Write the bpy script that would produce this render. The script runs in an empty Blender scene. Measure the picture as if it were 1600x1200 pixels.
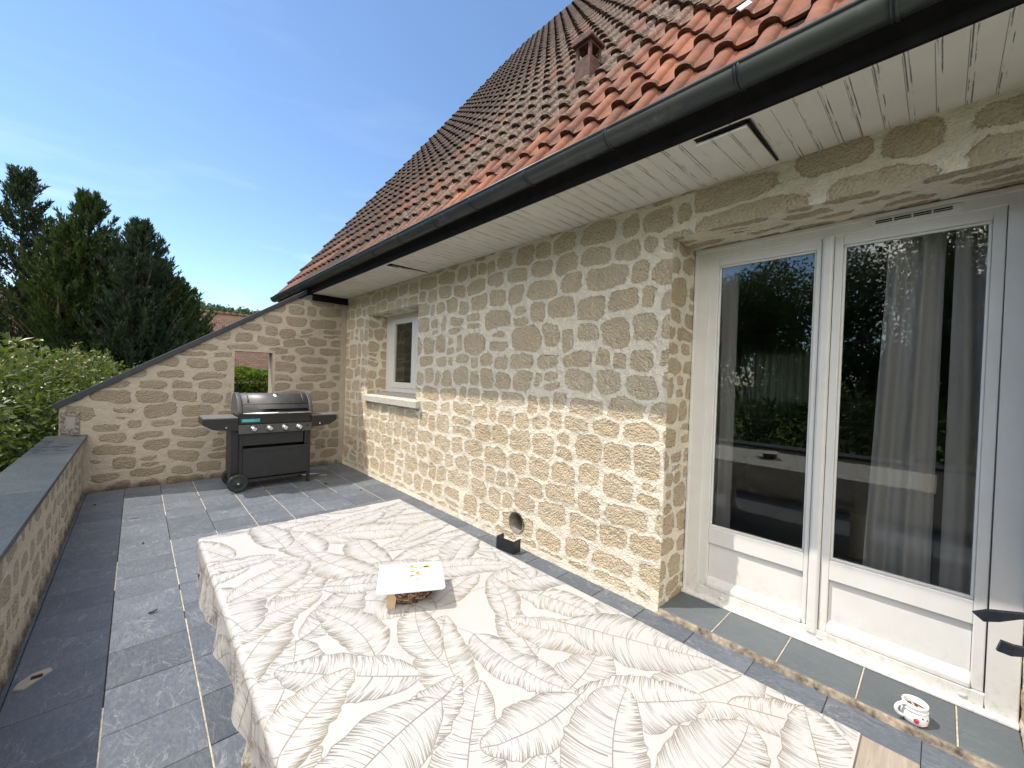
import bpy, bmesh, math, random
import numpy as np
from mathutils import Matrix, Vector
rnd = random.Random(7)
rng = np.random.default_rng(11)
PI = math.pi
sc = bpy.context.scene
C = sc.collection
H = 1.6                                   # camera height above the terrace

# ------------------------------------------------------------------ object helpers
def tag(o, label=None, cat=None, group=None, kind=None):
    if label: o['label'] = label
    if cat: o['category'] = cat
    if group: o['group'] = group
    if kind: o['kind'] = kind
    return o
def empty(name, loc, label, cat, group=None):
    o = bpy.data.objects.new(name, None); C.objects.link(o)
    o.location = loc; o.empty_display_size = .1
    return tag(o, label, cat, group)
def wloc(o):
    v = Vector((0, 0, 0))
    while o is not None:
        v += o.location; o = o.parent
    return v
def link(name, me, mats, parent=None, origin=None):
    """me holds world coordinates; the object gets an origin (its own or the parent's)"""
    o = bpy.data.objects.new(name, me); C.objects.link(o)
    if not isinstance(mats, (list, tuple)): mats = [mats]
    for m in mats: me.materials.append(m)
    base = wloc(parent) if parent else Vector((0, 0, 0))
    org = Vector(origin) if origin is not None else base
    if org.length: me.transform(Matrix.Translation(-org))
    o.location = org - base
    if parent: o.parent = parent
    return o

class MB:
    def __init__(s): s.v = []; s.f = []; s.m = []; s.sm = []
    def add(s, vs, fs, mi=0, smooth=False):
        b = len(s.v); s.v += [tuple(v) for v in vs]
        for f in fs: s.f.append(tuple(b + i for i in f)); s.m.append(mi); s.sm.append(smooth)
    def box(s, x0, x1, y0, y1, z0, z1, mi=0, M=None):
        vs = [Vector((x, y, z)) for x in (x0, x1) for y in (y0, y1) for z in (z0, z1)]
        if M is not None: vs = [M @ v for v in vs]
        s.add(vs, [(0, 1, 3, 2), (4, 6, 7, 5), (0, 4, 5, 1), (2, 3, 7, 6), (0, 2, 6, 4), (1, 5, 7, 3)], mi)
    def prism(s, poly, axis, a, b, mi=0, smooth=False, M=None):
        """poly: 2-D outline in the two other axes; extruded along axis from a to b"""
        n = len(poly)
        def P(p, t):
            return {'x': (t, p[0], p[1]), 'y': (p[0], t, p[1]), 'z': (p[0], p[1], t)}[axis]
        vs = [P(p, a) for p in poly] + [P(p, b) for p in poly]
        if M is not None: vs = [M @ Vector(v) for v in vs]
        s.add(vs, [(i, (i + 1) % n, n + (i + 1) % n, n + i) for i in range(n)], mi, smooth)
        s.add(vs, [tuple(range(n))[::-1], tuple(range(n, 2 * n))], mi)
    def tube(s, pts, r, n=10, mi=0, cap=True):
        pts = [Vector(p) for p in pts]; N = len(pts)
        rs = r if isinstance(r, (list, tuple)) else [r] * N
        d0 = (pts[1] - pts[0]).normalized()
        a = d0.orthogonal().normalized(); vs = []
        for i, p in enumerate(pts):
            d = (pts[min(i + 1, N - 1)] - pts[max(i - 1, 0)]).normalized()
            a = (a - d * a.dot(d)).normalized(); b = d.cross(a)
            for k in range(n):
                t = 2 * PI * k / n
                vs.append(p + (a * math.cos(t) + b * math.sin(t)) * rs[i])
        fs = [(i * n + k, i * n + (k + 1) % n, (i + 1) * n + (k + 1) % n, (i + 1) * n + k) for i in range(N - 1) for k in range(n)]
        s.add(vs, fs, mi, True)
        if cap: s.add(vs, [tuple(range(n))[::-1], tuple((N - 1) * n + k for k in range(n))], mi)
    def lathe(s, prof, c, n=32, mi=0, sx=1, sy=1, smooth=True):
        vs = [(c[0] + r * sx * math.cos(2 * PI * k / n), c[1] + r * sy * math.sin(2 * PI * k / n), c[2] + z) for r, z in prof for k in range(n)]
        s.add(vs, [(i * n + k, i * n + (k + 1) % n, (i + 1) * n + (k + 1) % n, (i + 1) * n + k) for i in range(len(prof) - 1) for k in range(n)], mi, smooth)
    def strip(s, pts, w, th, up=(0, 0, 1), mi=0):
        pts = [Vector(p) for p in pts]; vs = []
        N = len(pts)
        for i, p in enumerate(pts):
            d = (pts[min(i + 1, N - 1)] - pts[max(i - 1, 0)]).normalized()
            u = Vector(up); sd = d.cross(u).normalized()
            ww = w[i] if isinstance(w, (list, tuple)) else w
            vs += [p + u * ww / 2 + sd * th / 2, p + u * ww / 2 - sd * th / 2, p - u * ww / 2 - sd * th / 2, p - u * ww / 2 + sd * th / 2]
        fs = [(4 * i + k, 4 * i + (k + 1) % 4, 4 * i + 4 + (k + 1) % 4, 4 * i + 4 + k) for i in range(N - 1) for k in range(4)]
        s.add(vs, fs + [(3, 2, 1, 0), tuple(4 * N - 4 + k for k in range(4))], mi)
    def build(s, name, mats, parent=None, origin=None, bevel=0, seg=2):
        me = bpy.data.meshes.new(name)
        me.from_pydata(s.v, [], s.f)
        me.polygons.foreach_set('material_index', s.m)
        me.polygons.foreach_set('use_smooth', s.sm)
        bm = bmesh.new(); bm.from_mesh(me)
        bmesh.ops.remove_doubles(bm, verts=bm.verts, dist=1e-6)
        bmesh.ops.recalc_face_normals(bm, faces=bm.faces)
        bm.to_mesh(me); bm.free()
        o = link(name, me, mats, parent, origin)
        if bevel:
            b = o.modifiers.new('bevel', 'BEVEL'); b.width = bevel; b.segments = seg; b.limit_method = 'ANGLE'; b.angle_limit = .6
        return o

def np_mesh(name, V, F, mats, parent=None, attrs={}, smooth=True, mi=None, origin=None):
    V = np.asarray(V, np.float32); F = np.asarray(F, np.int32); k = F.shape[1]
    me = bpy.data.meshes.new(name)
    me.vertices.add(len(V)); me.vertices.foreach_set('co', V.ravel())
    me.loops.add(F.size); me.loops.foreach_set('vertex_index', F.ravel())
    me.polygons.add(len(F)); me.polygons.foreach_set('loop_start', np.arange(0, F.size, k, dtype=np.int32))
    if mi is not None: me.polygons.foreach_set('material_index', np.asarray(mi, np.int32))
    me.polygons.foreach_set('use_smooth', np.full(len(F), smooth, bool))
    me.update(calc_edges=True)
    for nme, a in attrs.items():
        a = np.asarray(a, np.float32)
        if a.ndim == 1:
            at = me.attributes.new(nme, 'FLOAT', 'POINT'); at.data.foreach_set('value', a)
        else:
            at = me.attributes.new(nme, 'FLOAT_COLOR', 'POINT')
            at.data.foreach_set('color', np.hstack([a, np.ones((len(a), 1))]).astype(np.float32).ravel())
    me.validate()
    return link(name, me, mats, parent, origin)

# ------------------------------------------------------------------ numpy noise
def _h(ix, iy, iz, seed):
    h = (ix.astype(np.uint32) * np.uint32(374761393) + iy.astype(np.uint32) * np.uint32(668265263) + iz.astype(np.uint32) * np.uint32(2147483647) + np.uint32(seed * 974711 & 0xffffffff))
    h = (h ^ (h >> np.uint32(13))) * np.uint32(1274126177)
    h = (h ^ (h >> np.uint32(16))) * np.uint32(2246822519)
    return ((h ^ (h >> np.uint32(15))) & np.uint32(0xffff)).astype(np.float64) / 32767.5 - 1
def vn(P, scale, seed=0):
    P = np.asarray(P, float) * scale + 1000.37
    i = np.floor(P).astype(np.int64); f = P - i; f = f * f * (3 - 2 * f)
    r = 0
    for a in (0, 1):
        for b in (0, 1):
            for c in (0, 1):
                w = (f[:, 0] if a else 1 - f[:, 0]) * (f[:, 1] if b else 1 - f[:, 1]) * (f[:, 2] if c else 1 - f[:, 2])
                r = r + w * _h(i[:, 0] + a, i[:, 1] + b, i[:, 2] + c, seed)
    return r
def fbm(P, scale, seed=0, oct=3):
    return sum(vn(P, scale * 2 ** k, seed + k) * .5 ** k for k in range(oct)) / 1.75

# ------------------------------------------------------------------ material helpers
class NT:
    def __init__(s, name):
        s.mat = bpy.data.materials.new(name); s.mat.use_nodes = True
        s.t = s.mat.node_tree; s.n = s.t.nodes; s.n.clear()
        s.out = s.n.new('ShaderNodeOutputMaterial')
    def node(s, typ, **kw):
        n = s.n.new('ShaderNode' + typ)
        for k, v in kw.items(): setattr(n, k, v)
        return n
    def put(s, sock, v):
        if v is None: return
        if hasattr(v, 'is_output') or isinstance(v, bpy.types.NodeSocket): s.t.links.new(v, sock)
        elif isinstance(v, (tuple, list)) and len(v) == 3 and sock.type == 'RGBA': sock.default_value = (*v, 1)
        else: sock.default_value = v
    def math(s, op, a, b=0.0, c=None, clamp=False):
        n = s.node('Math', operation=op, use_clamp=clamp); s.put(n.inputs[0], a); s.put(n.inputs[1], b)
        if c is not None: s.put(n.inputs[2], c)
        return n.outputs[0]
    def pos(s): return s.node('NewGeometry').outputs['Position']
    def obj(s): return s.node('TexCoord').outputs['Object']
    def mapping(s, v, scale=(1, 1, 1), loc=(0, 0, 0), rot=(0, 0, 0)):
        n = s.node('Mapping'); s.put(n.inputs['Vector'], v); n.inputs['Scale'].default_value = scale; n.inputs['Location'].default_value = loc
        n.inputs['Rotation'].default_value = rot
        return n.outputs[0]
    def noise(s, v, scale, detail=3, rough=.55, dist=0):
        n = s.node('TexNoise'); s.put(n.inputs['Vector'], v); n.inputs['Scale'].default_value = scale; n.inputs['Detail'].default_value = detail
        n.inputs['Roughness'].default_value = rough; n.inputs['Distortion'].default_value = dist
        return n.outputs['Fac']
    def voro(s, v, scale, feat='F1', out='Distance'):
        n = s.node('TexVoronoi', feature=feat); s.put(n.inputs['Vector'], v); n.inputs['Scale'].default_value = scale
        return n.outputs[out]
    def rng(s, v, a, b, c=0.0, d=1.0, smooth=False):
        n = s.node('MapRange'); n.interpolation_type = 'SMOOTHSTEP' if smooth else 'LINEAR'
        for k, x in zip(range(5), (v, a, b, c, d)): s.put(n.inputs[k], x)
        return n.outputs[0]
    def mix(s, f, a, b, mode='MIX'):
        n = s.node('Mix', data_type='RGBA', blend_type=mode); s.put(n.inputs[0], f); s.put(n.inputs[6], a); s.put(n.inputs[7], b)
        return n.outputs[2]
    def attr(s, name, out='Fac'):
        n = s.node('Attribute', attribute_name=name); return n.outputs[out]
    def bump(s, h, strength=.5, dist=.01, nrm=None):
        n = s.node('Bump'); n.inputs['Strength'].default_value = strength; n.inputs['Distance'].default_value = dist
        s.put(n.inputs['Height'], h); s.put(n.inputs['Normal'], nrm)
        return n.outputs[0]
    def sep(s, v):
        n = s.node('SeparateXYZ'); s.put(n.inputs[0], v); return n.outputs
    def bsdf(s, col, rough=.6, metal=0.0, nrm=None, spec=.5, **kw):
        n = s.node('BsdfPrincipled'); s.put(n.inputs['Base Color'], col); s.put(n.inputs['Roughness'], rough); s.put(n.inputs['Metallic'], metal)
        s.put(n.inputs['Normal'], nrm); s.put(n.inputs['Specular IOR Level'], spec)
        for k, v in kw.items(): s.put(n.inputs[k], v)
        return n.outputs[0]
    def done(s, sh): s.t.links.new(sh, s.out.inputs[0]); return s.mat

def simple(name, col, rough=.5, metal=0.0, var=.12, scale=20, bump=0.0, bscale=150, spec=.5, bdist=.001):
    t = NT(name); p = t.obj()
    n = t.noise(p, scale, 4)
    c = t.mix(t.rng(n, .3, .7), tuple(x * (1 - var) for x in col), tuple(min(1, x * (1 + var)) for x in col))
    nr = t.bump(t.noise(p, bscale, 3), bump, bdist) if bump else None
    rr = t.rng(t.noise(p, scale * 2.3, 3), .2, .8, max(0, rough - .06), rough + .06)
    return t.done(t.bsdf(c, rr, metal, nr, spec))

def stone_mat(name, mortar, sa, sb, lump=.85, stain=0.0):
    t = NT(name); p = t.pos()
    sdf = t.attr('stone'); tone = t.attr('tone')
    fine = t.math('MULTIPLY', t.math('SUBTRACT', t.noise(p, 95, 4, .65), .5), .030)
    mid = t.math('MULTIPLY', t.math('SUBTRACT', t.noise(p, 28, 3), .5), .030)
    d = t.math('ADD', t.math('ADD', sdf, fine), mid)
    mask = t.rng(d, -.0015, .0035, smooth=True)
    tn = t.math('ADD', tone, t.math('MULTIPLY', t.math('SUBTRACT', t.noise(p, 9, 4), .5), 1.1), clamp=True)
    sc_ = t.mix(tn, sa, sb)
    sc_ = t.mix(t.rng(t.noise(p, 4.6, 4), .48, .66, 0, .45), sc_, (sb[0] * .97, sb[1] * .85, sb[2] * .68))
    gr = t.noise(p, 260, 3, .7)
    sc_ = t.mix(t.rng(gr, .35, .68), sc_, tuple(x * .70 for x in sb))
    mo = t.mix(t.rng(t.noise(p, 14, 4), .3, .7), tuple(x * .9 for x in mortar), mortar)
    mo = t.mix(t.rng(gr, .52, .75), mo, tuple(x * .9 for x in mortar))
    # washed-out stones: the paint fades on some of them
    fade = t.rng(t.noise(p, 3.1, 3), .42, .72, 1.0, .72)
    col = t.mix(t.math('MULTIPLY', mask, fade), mo, sc_)
    big = t.rng(t.noise(p, 1.1, 4), .3, .75, 1.0, .88)
    col = t.mix(1.0, col, big, 'MULTIPLY')
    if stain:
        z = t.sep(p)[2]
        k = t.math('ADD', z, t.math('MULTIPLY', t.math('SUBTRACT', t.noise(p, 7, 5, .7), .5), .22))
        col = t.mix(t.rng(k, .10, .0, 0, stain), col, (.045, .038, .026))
    v = t.node('TexVoronoi', feature='SMOOTH_F1'); t.put(v.inputs['Vector'], p); v.inputs['Scale'].default_value = 70
    lumpy = t.math('SUBTRACT', 1.0, v.outputs['Distance'])
    lumpy = t.math('MULTIPLY', lumpy, t.rng(mask, 0, 1, .30, 1))
    h = t.math('ADD', t.math('MULTIPLY', t.noise(p, 110, 4, .65), t.rng(mask, 0, 1, .35, 1.0)), t.math('MULTIPLY', lumpy, 1.25))
    nr = t.bump(h, .85, .021)
    return t.done(t.bsdf(col, .93, 0, nr, .15))

M_wall = stone_mat('stone_render', (.845, .77, .645), (.735, .59, .405), (.81, .685, .505))
M_reveal = stone_mat('reveal_render', (.84, .76, .62), (.66, .50, .33), (.75, .61, .43))
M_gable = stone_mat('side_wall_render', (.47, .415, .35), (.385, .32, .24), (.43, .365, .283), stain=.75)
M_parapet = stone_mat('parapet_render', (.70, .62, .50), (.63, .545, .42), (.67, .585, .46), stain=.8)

def slate_mat(name, ca, cb, vein, vs=1.0, rough=.55, vamt=.75):
    t = NT(name); p = t.obj()
    off = t.attr('tint')
    po = t.node('VectorMath', operation='ADD'); t.put(po.inputs[0], p)
    cmb = t.node('CombineXYZ'); t.put(cmb.inputs[0], t.math('MULTIPLY', off, 17.3)); t.put(cmb.inputs[1], t.math('MULTIPLY', off, 31.7)); t.put(cmb.inputs[2], t.math('MULTIPLY', off, 5.1))
    t.t.links.new(cmb.outputs[0], po.inputs[1]); q = po.outputs[0]
    qs = t.mapping(q, (2.2, .9, 1), rot=(0, 0, .35))
    n1 = t.noise(qs, 3.0 * vs, 7, .62, 1.6)
    r1 = t.math('ABSOLUTE', t.math('SUBTRACT', n1, .5))
    v1 = t.rng(r1, 0.0, .016, 1.0, 0.0)
    n2 = t.noise(qs, 11 * vs, 6, .66, 1.2)
    r2 = t.math('ABSOLUTE', t.math('SUBTRACT', n2, .5))
    v2 = t.rng(r2, 0.0, .05, .5, 0.0)
    brk = t.rng(t.noise(q, 7, 3), .40, .62)
    vm = t.math('MULTIPLY', t.math('MAXIMUM', t.math('MULTIPLY', v1, brk), t.math('MULTIPLY', v2, t.rng(t.noise(q, 4, 3), .45, .7))), vamt)
    fine = t.noise(t.mapping(q, (1, .45, 1)), 70, 5, .7)
    base = t.mix(t.rng(t.noise(q, 2.1, 5, .6), .28, .72), ca, cb)
    base = t.mix(t.math('MULTIPLY', t.rng(fine, .45, .75), .30 * vamt / .75), base, vein)
    col = t.mix(vm, base, vein)
    br = t.rng(off, 0, 1, .82, 1.12)
    col = t.mix(1.0, col, br, 'MULTIPLY')
    hgt = t.math('ADD', t.math('MULTIPLY', n1, 1.0), t.math('ADD', t.math('MULTIPLY', n2, .35), t.math('MULTIPLY', fine, .12)))
    nr = t.bump(hgt, .55, .012)
    return t.done(t.bsdf(col, t.rng(fine, .3, .7, rough - .08, rough + .08), 0, nr, .35))
M_slate = slate_mat('slate_tile', (.080, .097, .126), (.114, .134, .166), (.29, .305, .32))
M_sill = slate_mat('slate_sill_tile', (.088, .108, .125), (.118, .138, .152), (.21, .23, .24), 1.6, vamt=.45)
M_coping = slate_mat('slate_coping', (.030, .039, .046), (.052, .062, .069), (.10, .11, .115), .6, .40, .25)

M_grout_light = simple('cream_grout', (.46, .41, .335), .95, var=.35, scale=30, bump=.4, bscale=120)
M_grout_dark = simple('dark_joint', (.035, .035, .036), .95, var=.4, scale=30)
M_step = simple('worn_tile_edge', (.215, .18, .14), .95, var=.75, scale=22, bump=.9, bscale=90, bdist=.006)
M_black_paint = simple('black_paint', (.012, .012, .014), .35, var=.3)
M_coping_metal = simple('navy_coping', (.018, .024, .036), .45, var=.25, scale=9)
M_darkwood = simple('dark_stained_board', (.007, .006, .0055), .75, var=.5, scale=14, spec=.15)
M_concrete = simple('sill_concrete', (.50, .475, .42), .9, var=.18, scale=26, bump=.5, bscale=90, bdist=.004)
M_pipe = simple('grey_pipe', (.20, .18, .155), .7, var=.3, scale=25)
M_dark = simple('flat_dark', (.015, .014, .013), .9)  # near-black painted in for shaded gaps, slots and hole end; chip mark too
M_room = simple('room_paint', (.30, .29, .27), .9, var=.05)
M_roomfloor = simple('room_floor', (.10, .08, .06), .5)
M_counter = simple('kitchen_front', (.05, .048, .046), .5)
M_steel = simple('black_steel', (.018, .018, .021), .42, .0, .4, 30, .2)
M_iron = simple('wrought_iron', (.012, .014, .024), .28, .0, .3, 30, .2)

def pvc_mat():
    t = NT('white_pvc'); p = t.obj()
    c = t.mix(t.rng(t.noise(p, 6, 5, .6), .35, .75), (.77, .765, .745), (.72, .705, .675))
    sp = t.math('MULTIPLY', t.rng(t.noise(p, 60, 4, .7), .70, .76), .5)
    c = t.mix(sp, c, (.35, .29, .20))
    z = t.sep(p)[2]
    gr = t.math('MULTIPLY', t.rng(z, .30, .05), t.rng(t.noise(p, 24, 5, .7), .5, .68))
    c = t.mix(t.math('MULTIPLY', gr, .45), c, (.42, .33, .19))
    return t.done(t.bsdf(c, .38, 0, t.bump(t.noise(p, 5, 2), .05, .01), .45))
M_pvc = pvc_mat()

def soffit_mat():
    t = NT('peeling_white_boards'); p = t.pos(); x, y, z = t.sep(p)
    c = t.mix(t.rng(t.noise(p, 2.2, 5, .6), .35, .7), (.80, .78, .71), (.70, .665, .58))
    gx = t.math('FRACT', t.math('DIVIDE', t.math('ADD', y, 20.0), .0875))
    near = t.math('MINIMUM', t.math('ABSOLUTE', t.math('SUBTRACT', gx, .06)), t.math('ABSOLUTE', t.math('SUBTRACT', gx, .20)))
    streak = t.noise(t.mapping(p, (2.4, 30, 1)), 1.6, 5, .7)
    m = t.math('MULTIPLY', t.rng(near, .018, .036, 1, 0), t.rng(streak, .49, .56))
    c = t.mix(t.math('MULTIPLY', m, .85), c, (.05, .042, .036))
    blot = t.math('MULTIPLY', t.rng(t.noise(t.mapping(p, (3, 9, 1)), 1.3, 6, .72), .60, .74), .5)
    c = t.mix(blot, c, (.33, .32, .30))
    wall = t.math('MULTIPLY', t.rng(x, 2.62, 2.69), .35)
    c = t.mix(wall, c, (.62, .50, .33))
    return t.done(t.bsdf(c, .7, 0, t.bump(t.noise(t.mapping(p, (4, 40, 1)), 3, 4), .25, .003), .3))
M_soffit = soffit_mat()

def gutter_mat():
    t = NT('zinc_gutter'); p = t.pos()
    c = t.mix(t.rng(t.noise(t.mapping(p, (6, 1, 6)), 2.5, 6, .65), .3, .7), (.055, .062, .066), (.095, .105, .108))
    c = t.mix(t.math('MULTIPLY', t.rng(t.noise(p, 9, 5, .7), .58, .72), .5), c, (.20, .195, .18))
    return t.done(t.bsdf(c, .42, .55, t.bump(t.noise(p, 7, 3), .12, .01), .5))
M_gutter = gutter_mat()

def roof_mat():
    t = NT('clay_roof_tile'); p = t.pos()
    c = t.attr('col', 'Color'); wear = t.attr('wear')
    n = t.noise(p, 28, 6, .7); n2 = t.noise(p, 8, 5, .65); n3 = t.noise(p, 95, 4, .7)
    c = t.mix(t.rng(n2, .35, .7, 0, .7), c, (.085, .058, .048))
    lich = t.math('MULTIPLY', t.rng(n, .50, .62), wear)
    c = t.mix(lich, c, t.mix(t.rng(n3, .4, .6), (.18, .16, .135), (.29, .265, .23)))
    dk = t.math('MULTIPLY', t.rng(n3, .56, .70), t.rng(wear, 0, 1, .25, .7))
    c = t.mix(dk, c, (.032, .027, .024))
    return t.done(t.bsdf(c, .85, 0, t.bump(t.math('ADD', n, n3), .5, .006), .25))
M_roof = roof_mat()
M_vent = simple('sooty_terracotta', (.085, .040, .032), .85, var=.5, scale=22, bump=.5, bscale=80, bdist=.004)

def glass_mat(name, refl=1.0):
    t = NT(name)
    fr = t.node('Fresnel'); fr.inputs['IOR'].default_value = 1.5
    g = t.node('BsdfGlossy'); g.inputs['Roughness'].default_value = 0.0; g.inputs['Color'].default_value = (.95, 1, .97, 1)
    tr = t.node('BsdfTransparent'); tr.inputs['Color'].default_value = (.93, .93, .925, 1)
    m = t.node('MixShader'); t.t.links.new(t.math('MULTIPLY', fr.outputs[0], refl, clamp=True), m.inputs[0]); t.t.links.new(tr.outputs[0], m.inputs[1]); t.t.links.new(g.outputs[0], m.inputs[2])
    return t.done(m.outputs[0])
M_glass = glass_mat('window_glass', 1.7)

def curtain_mat():
    t = NT('sheer_linen'); p = t.obj()
    wv = t.noise(t.mapping(p, (1, 60, 400)), 1.0, 3, .7)
    c = t.mix(t.rng(wv, .3, .7), (.86, .835, .84), (.94, .915, .92))
    d = t.node('BsdfDiffuse'); t.put(d.inputs[0], c)
    tl = t.node('BsdfTranslucent'); t.put(tl.inputs[0], c)
    tr = t.node('BsdfTransparent')
    a = t.node('MixShader'); a.inputs[0].default_value = .4; t.t.links.new(d.outputs[0], a.inputs[1]); t.t.links.new(tl.outputs[0], a.inputs[2])
    b = t.node('MixShader'); t.put(b.inputs[0], t.rng(wv, .35, .7, .08, .20)); t.t.links.new(a.outputs[0], b.inputs[1]); t.t.links.new(tr.outputs[0], b.inputs[2])
    return t.done(b.outputs[0])
M_curtain = curtain_mat()

def leaf_mat(name, ca, cb, rough=.4, tl=.3, spec=.5):
    t = NT(name); k = t.attr('tint')
    c = t.mix(k, ca, cb)
    s = t.bsdf(c, rough, 0, None, spec)
    tr = t.node('BsdfTranslucent'); t.put(tr.inputs[0], t.mix(.5, c, (cb[0] * 1.5, cb[1] * 1.5, cb[2] * .6)))
    m = t.node('MixShader'); m.inputs[0].default_value = tl
    t.t.links.new(s, m.inputs[1]); t.t.links.new(tr.outputs[0], m.inputs[2])
    return t.done(m.outputs[0])
M_conifer = leaf_mat('cypress_foliage', (.014, .030, .010), (.050, .085, .022), .55, .25, .3)
M_conifer_b = leaf_mat('blue_cypress_foliage', (.012, .027, .017), (.040, .067, .036), .55, .25, .3)
M_bush = leaf_mat('bush_leaf', (.028, .055, .010), (.15, .195, .045), .40, .28)
M_hedge = leaf_mat('hedge_leaf', (.030, .075, .010), (.14, .22, .025), .35, .3)
M_broad = leaf_mat('broadleaf_foliage', (.022, .05, .012), (.07, .12, .025), .45, .3)
M_hillwood = leaf_mat('far_wood_foliage', (.035, .06, .03), (.085, .12, .05), .8, .1, .1)
M_bark = simple('bark', (.09, .065, .045), .9, var=.4, scale=12, bump=.6, bscale=30, bdist=.01)
M_twig = simple('tan_twig', (.24, .17, .10), .9, var=.3, scale=12)

# ------------------------------------------------------------------ stone layout painted as attributes
def stones(u, v, u0, u1, v0, v1, mw, mh, seed, gap=.022, pw=3.0):
    r = random.Random(seed); S = []
    y = v0 - mh * .3
    while y < v1 + mh:
        h = mh * r.uniform(.72, 1.3); x = u0 - r.uniform(0, mw)
        while x < u1 + mw:
            w = mw * r.choice((.5, .7, .85, 1, 1, 1.15, 1.35)) * r.uniform(.85, 1.15)
            q = r.random()
            cy = y + h / 2 + h * r.uniform(-.13, .13)
            if q < .10 and h > mh * .95 and w > mw * .6:
                k = r.uniform(.4, .6)
                S.append((x + w / 2, cy - h * (1 - k) / 2, w / 2, h * k / 2, r.uniform(-.1, .1), r.random()))
                S.append((x + w / 2 + r.uniform(-.02, .02), cy + h * k / 2, w / 2 * r.uniform(.75, 1), h * (1 - k) / 2, r.uniform(-.1, .1), r.random()))
            else:
                S.append((x + w / 2, cy, w / 2, h / 2 * r.uniform(.9, 1.15), r.uniform(-.09, .09), r.random()))
            x += w
        y += h
    S = np.array(S)
    P = np.stack([u, v, np.full_like(u, seed * 3.7)], 1)
    uu = u + vn(P, 4.5, seed) * .028 + vn(P, 13, seed + 3) * .015
    vv = v + vn(P, 4.5, seed + 7) * .023 + vn(P, 13, seed + 9) * .014
    out = np.zeros(len(u)); tone = np.zeros(len(u))
    for a in range(0, len(u), 20000):
        x = uu[a:a + 20000, None] - S[None, :, 0]; y_ = vv[a:a + 20000, None] - S[None, :, 1]
        c = np.cos(S[:, 4]); s_ = np.sin(S[:, 4])
        d = ((np.abs(x * c + y_ * s_) / S[:, 2]) ** pw + (np.abs(y_ * c - x * s_) / S[:, 3]) ** pw) ** (1 / pw)
        o = np.argpartition(d, 1, axis=1)[:, :2]
        dd = np.take_along_axis(d, o, 1); i = np.where(dd[:, 0] <= dd[:, 1], o[:, 0], o[:, 1])
        d1 = dd.min(1); d2 = dd.max(1)
        m = np.minimum(S[i, 2], S[i, 3])
        out[a:a + 20000] = np.minimum((1.02 - d1) * m, (d2 - d1) * m * .62) - gap * (.55 + .5 * S[i, 5])
        tone[a:a + 20000] = S[i, 5]
    return out, tone
def lin(a, b, step, fixed=()):
    pts = sorted(set([a, b] + [f for f in fixed if a < f < b])); out = []
    for p, q in zip(pts[:-1], pts[1:]):
        n = max(1, round((q - p) / step)); out += list(np.linspace(p, q, n + 1)[:-1])
    return np.array(out + [pts[-1]])
def grid_faces(nu, nv):
    i = np.arange(nu - 1)[:, None] * nv + np.arange(nv - 1)[None, :]
    return np.stack([i, i + nv, i + nv + 1, i + 1], -1).reshape(-1, 4)

class Surf:
    """collects displaced render surfaces into one mesh"""
    def __init__(s): s.V = []; s.F = []; s.st = []; s.tn = []; s.mi = []; s.n = 0
    def add(s, P, N, F, st, tn, amp=.004, mi=0):
        d = vn(P, 70, 5) * .7 + vn(P, 30, 15) * .5 + vn(P, 14, 6) * .5 + vn(P, 4, 7) * .7
        s.V.append(P + N * (d * amp)[:, None]); s.F.append(F + s.n); s.st.append(st); s.tn.append(tn)
        s.mi.append(np.full(len(F), mi)); s.n += len(P)
    def build(s, name, mats, parent=None, origin=None):
        return np_mesh(name, np.vstack(s.V), np.vstack(s.F), mats, parent, dict(stone=np.concatenate(s.st), tone=np.concatenate(s.tn)), True, np.concatenate(s.mi), origin)

# ================================================================== HOUSE
WX = 2.68                                  # front face of the house wall
house = empty('house', (5.3, 3.0, 0), 'stone-faced house with clay tile roof, long gutter and white patio door', 'house')
DY0, DY1, DZ1 = -.30, 1.295, 2.592         # patio door opening
WY0, WY1, WZ0, WZ1 = 4.70, 6.24, 1.25, 2.52
S = Surf()
gy = lin(-1.6, 7.3, .0125, (DY0, DY1, WY0, WY1)); gz = lin(-.02, 2.9, .0125, (DZ1, WZ0, WZ1, .035))
U, Vv = np.meshgrid(gy, gz, indexing='ij'); u = U.ravel().copy(); v = Vv.ravel().copy()
hy, hz, hr = 2.735, .215, .098
rr = np.hypot(u - hy, v - hz)
sn = np.abs(rr - hr) < .0075
k = np.where(sn, hr / np.maximum(rr, 1e-6), 1); u = hy + (u - hy) * k; v = hz + (v - hz) * k
F = grid_faces(len(gy), len(gz))
cu = u[F].mean(1); cv = v[F].mean(1)
kill = ((cu > DY0) & (cu < DY1) & (cv < DZ1)) | ((cu > WY0) & (cu < WY1) & (cv > WZ0) & (cv < WZ1)) | (np.hypot(u[F] - hy, v[F] - hz).max(1) < hr + .0005)
F = F[~kill]
st, tn = stones(u, v, -1.6, 7.3, 0, 2.9, .285, .200, 21, .0205, 3.4)
st2, tn2 = stones(u, v, -1.6, 7.3, 0, 2.9, .46, .17, 31, .02)
top = (u < 1.15) & (v > 2.5)                # long lintel stones over the door
st = np.where(top, st2, st); tn = np.where(top, tn2, tn)
st = np.where(v < .055 + .02 * vn(np.stack([u, u * 0, u * 0], 1), 6, 3), -.03, st)   # cream base course
flare = .022 * np.clip((.5 - v) / .5, 0, 1) ** 2
P = np.stack([WX - flare, u, v], 1)
N = np.zeros_like(P); N[:, 0] = -1
e = np.minimum(np.abs(u - DY1), np.abs(u - DY0)); ed = (e < 1e-6) & (v <= DZ1 + 1e-6)
sgn = np.where(np.abs(u - DY1) < 1e-6, -1, 1); N[ed, 1] = sgn[ed] * .6
S.add(P, N, F, st, tn, .0075)
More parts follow.
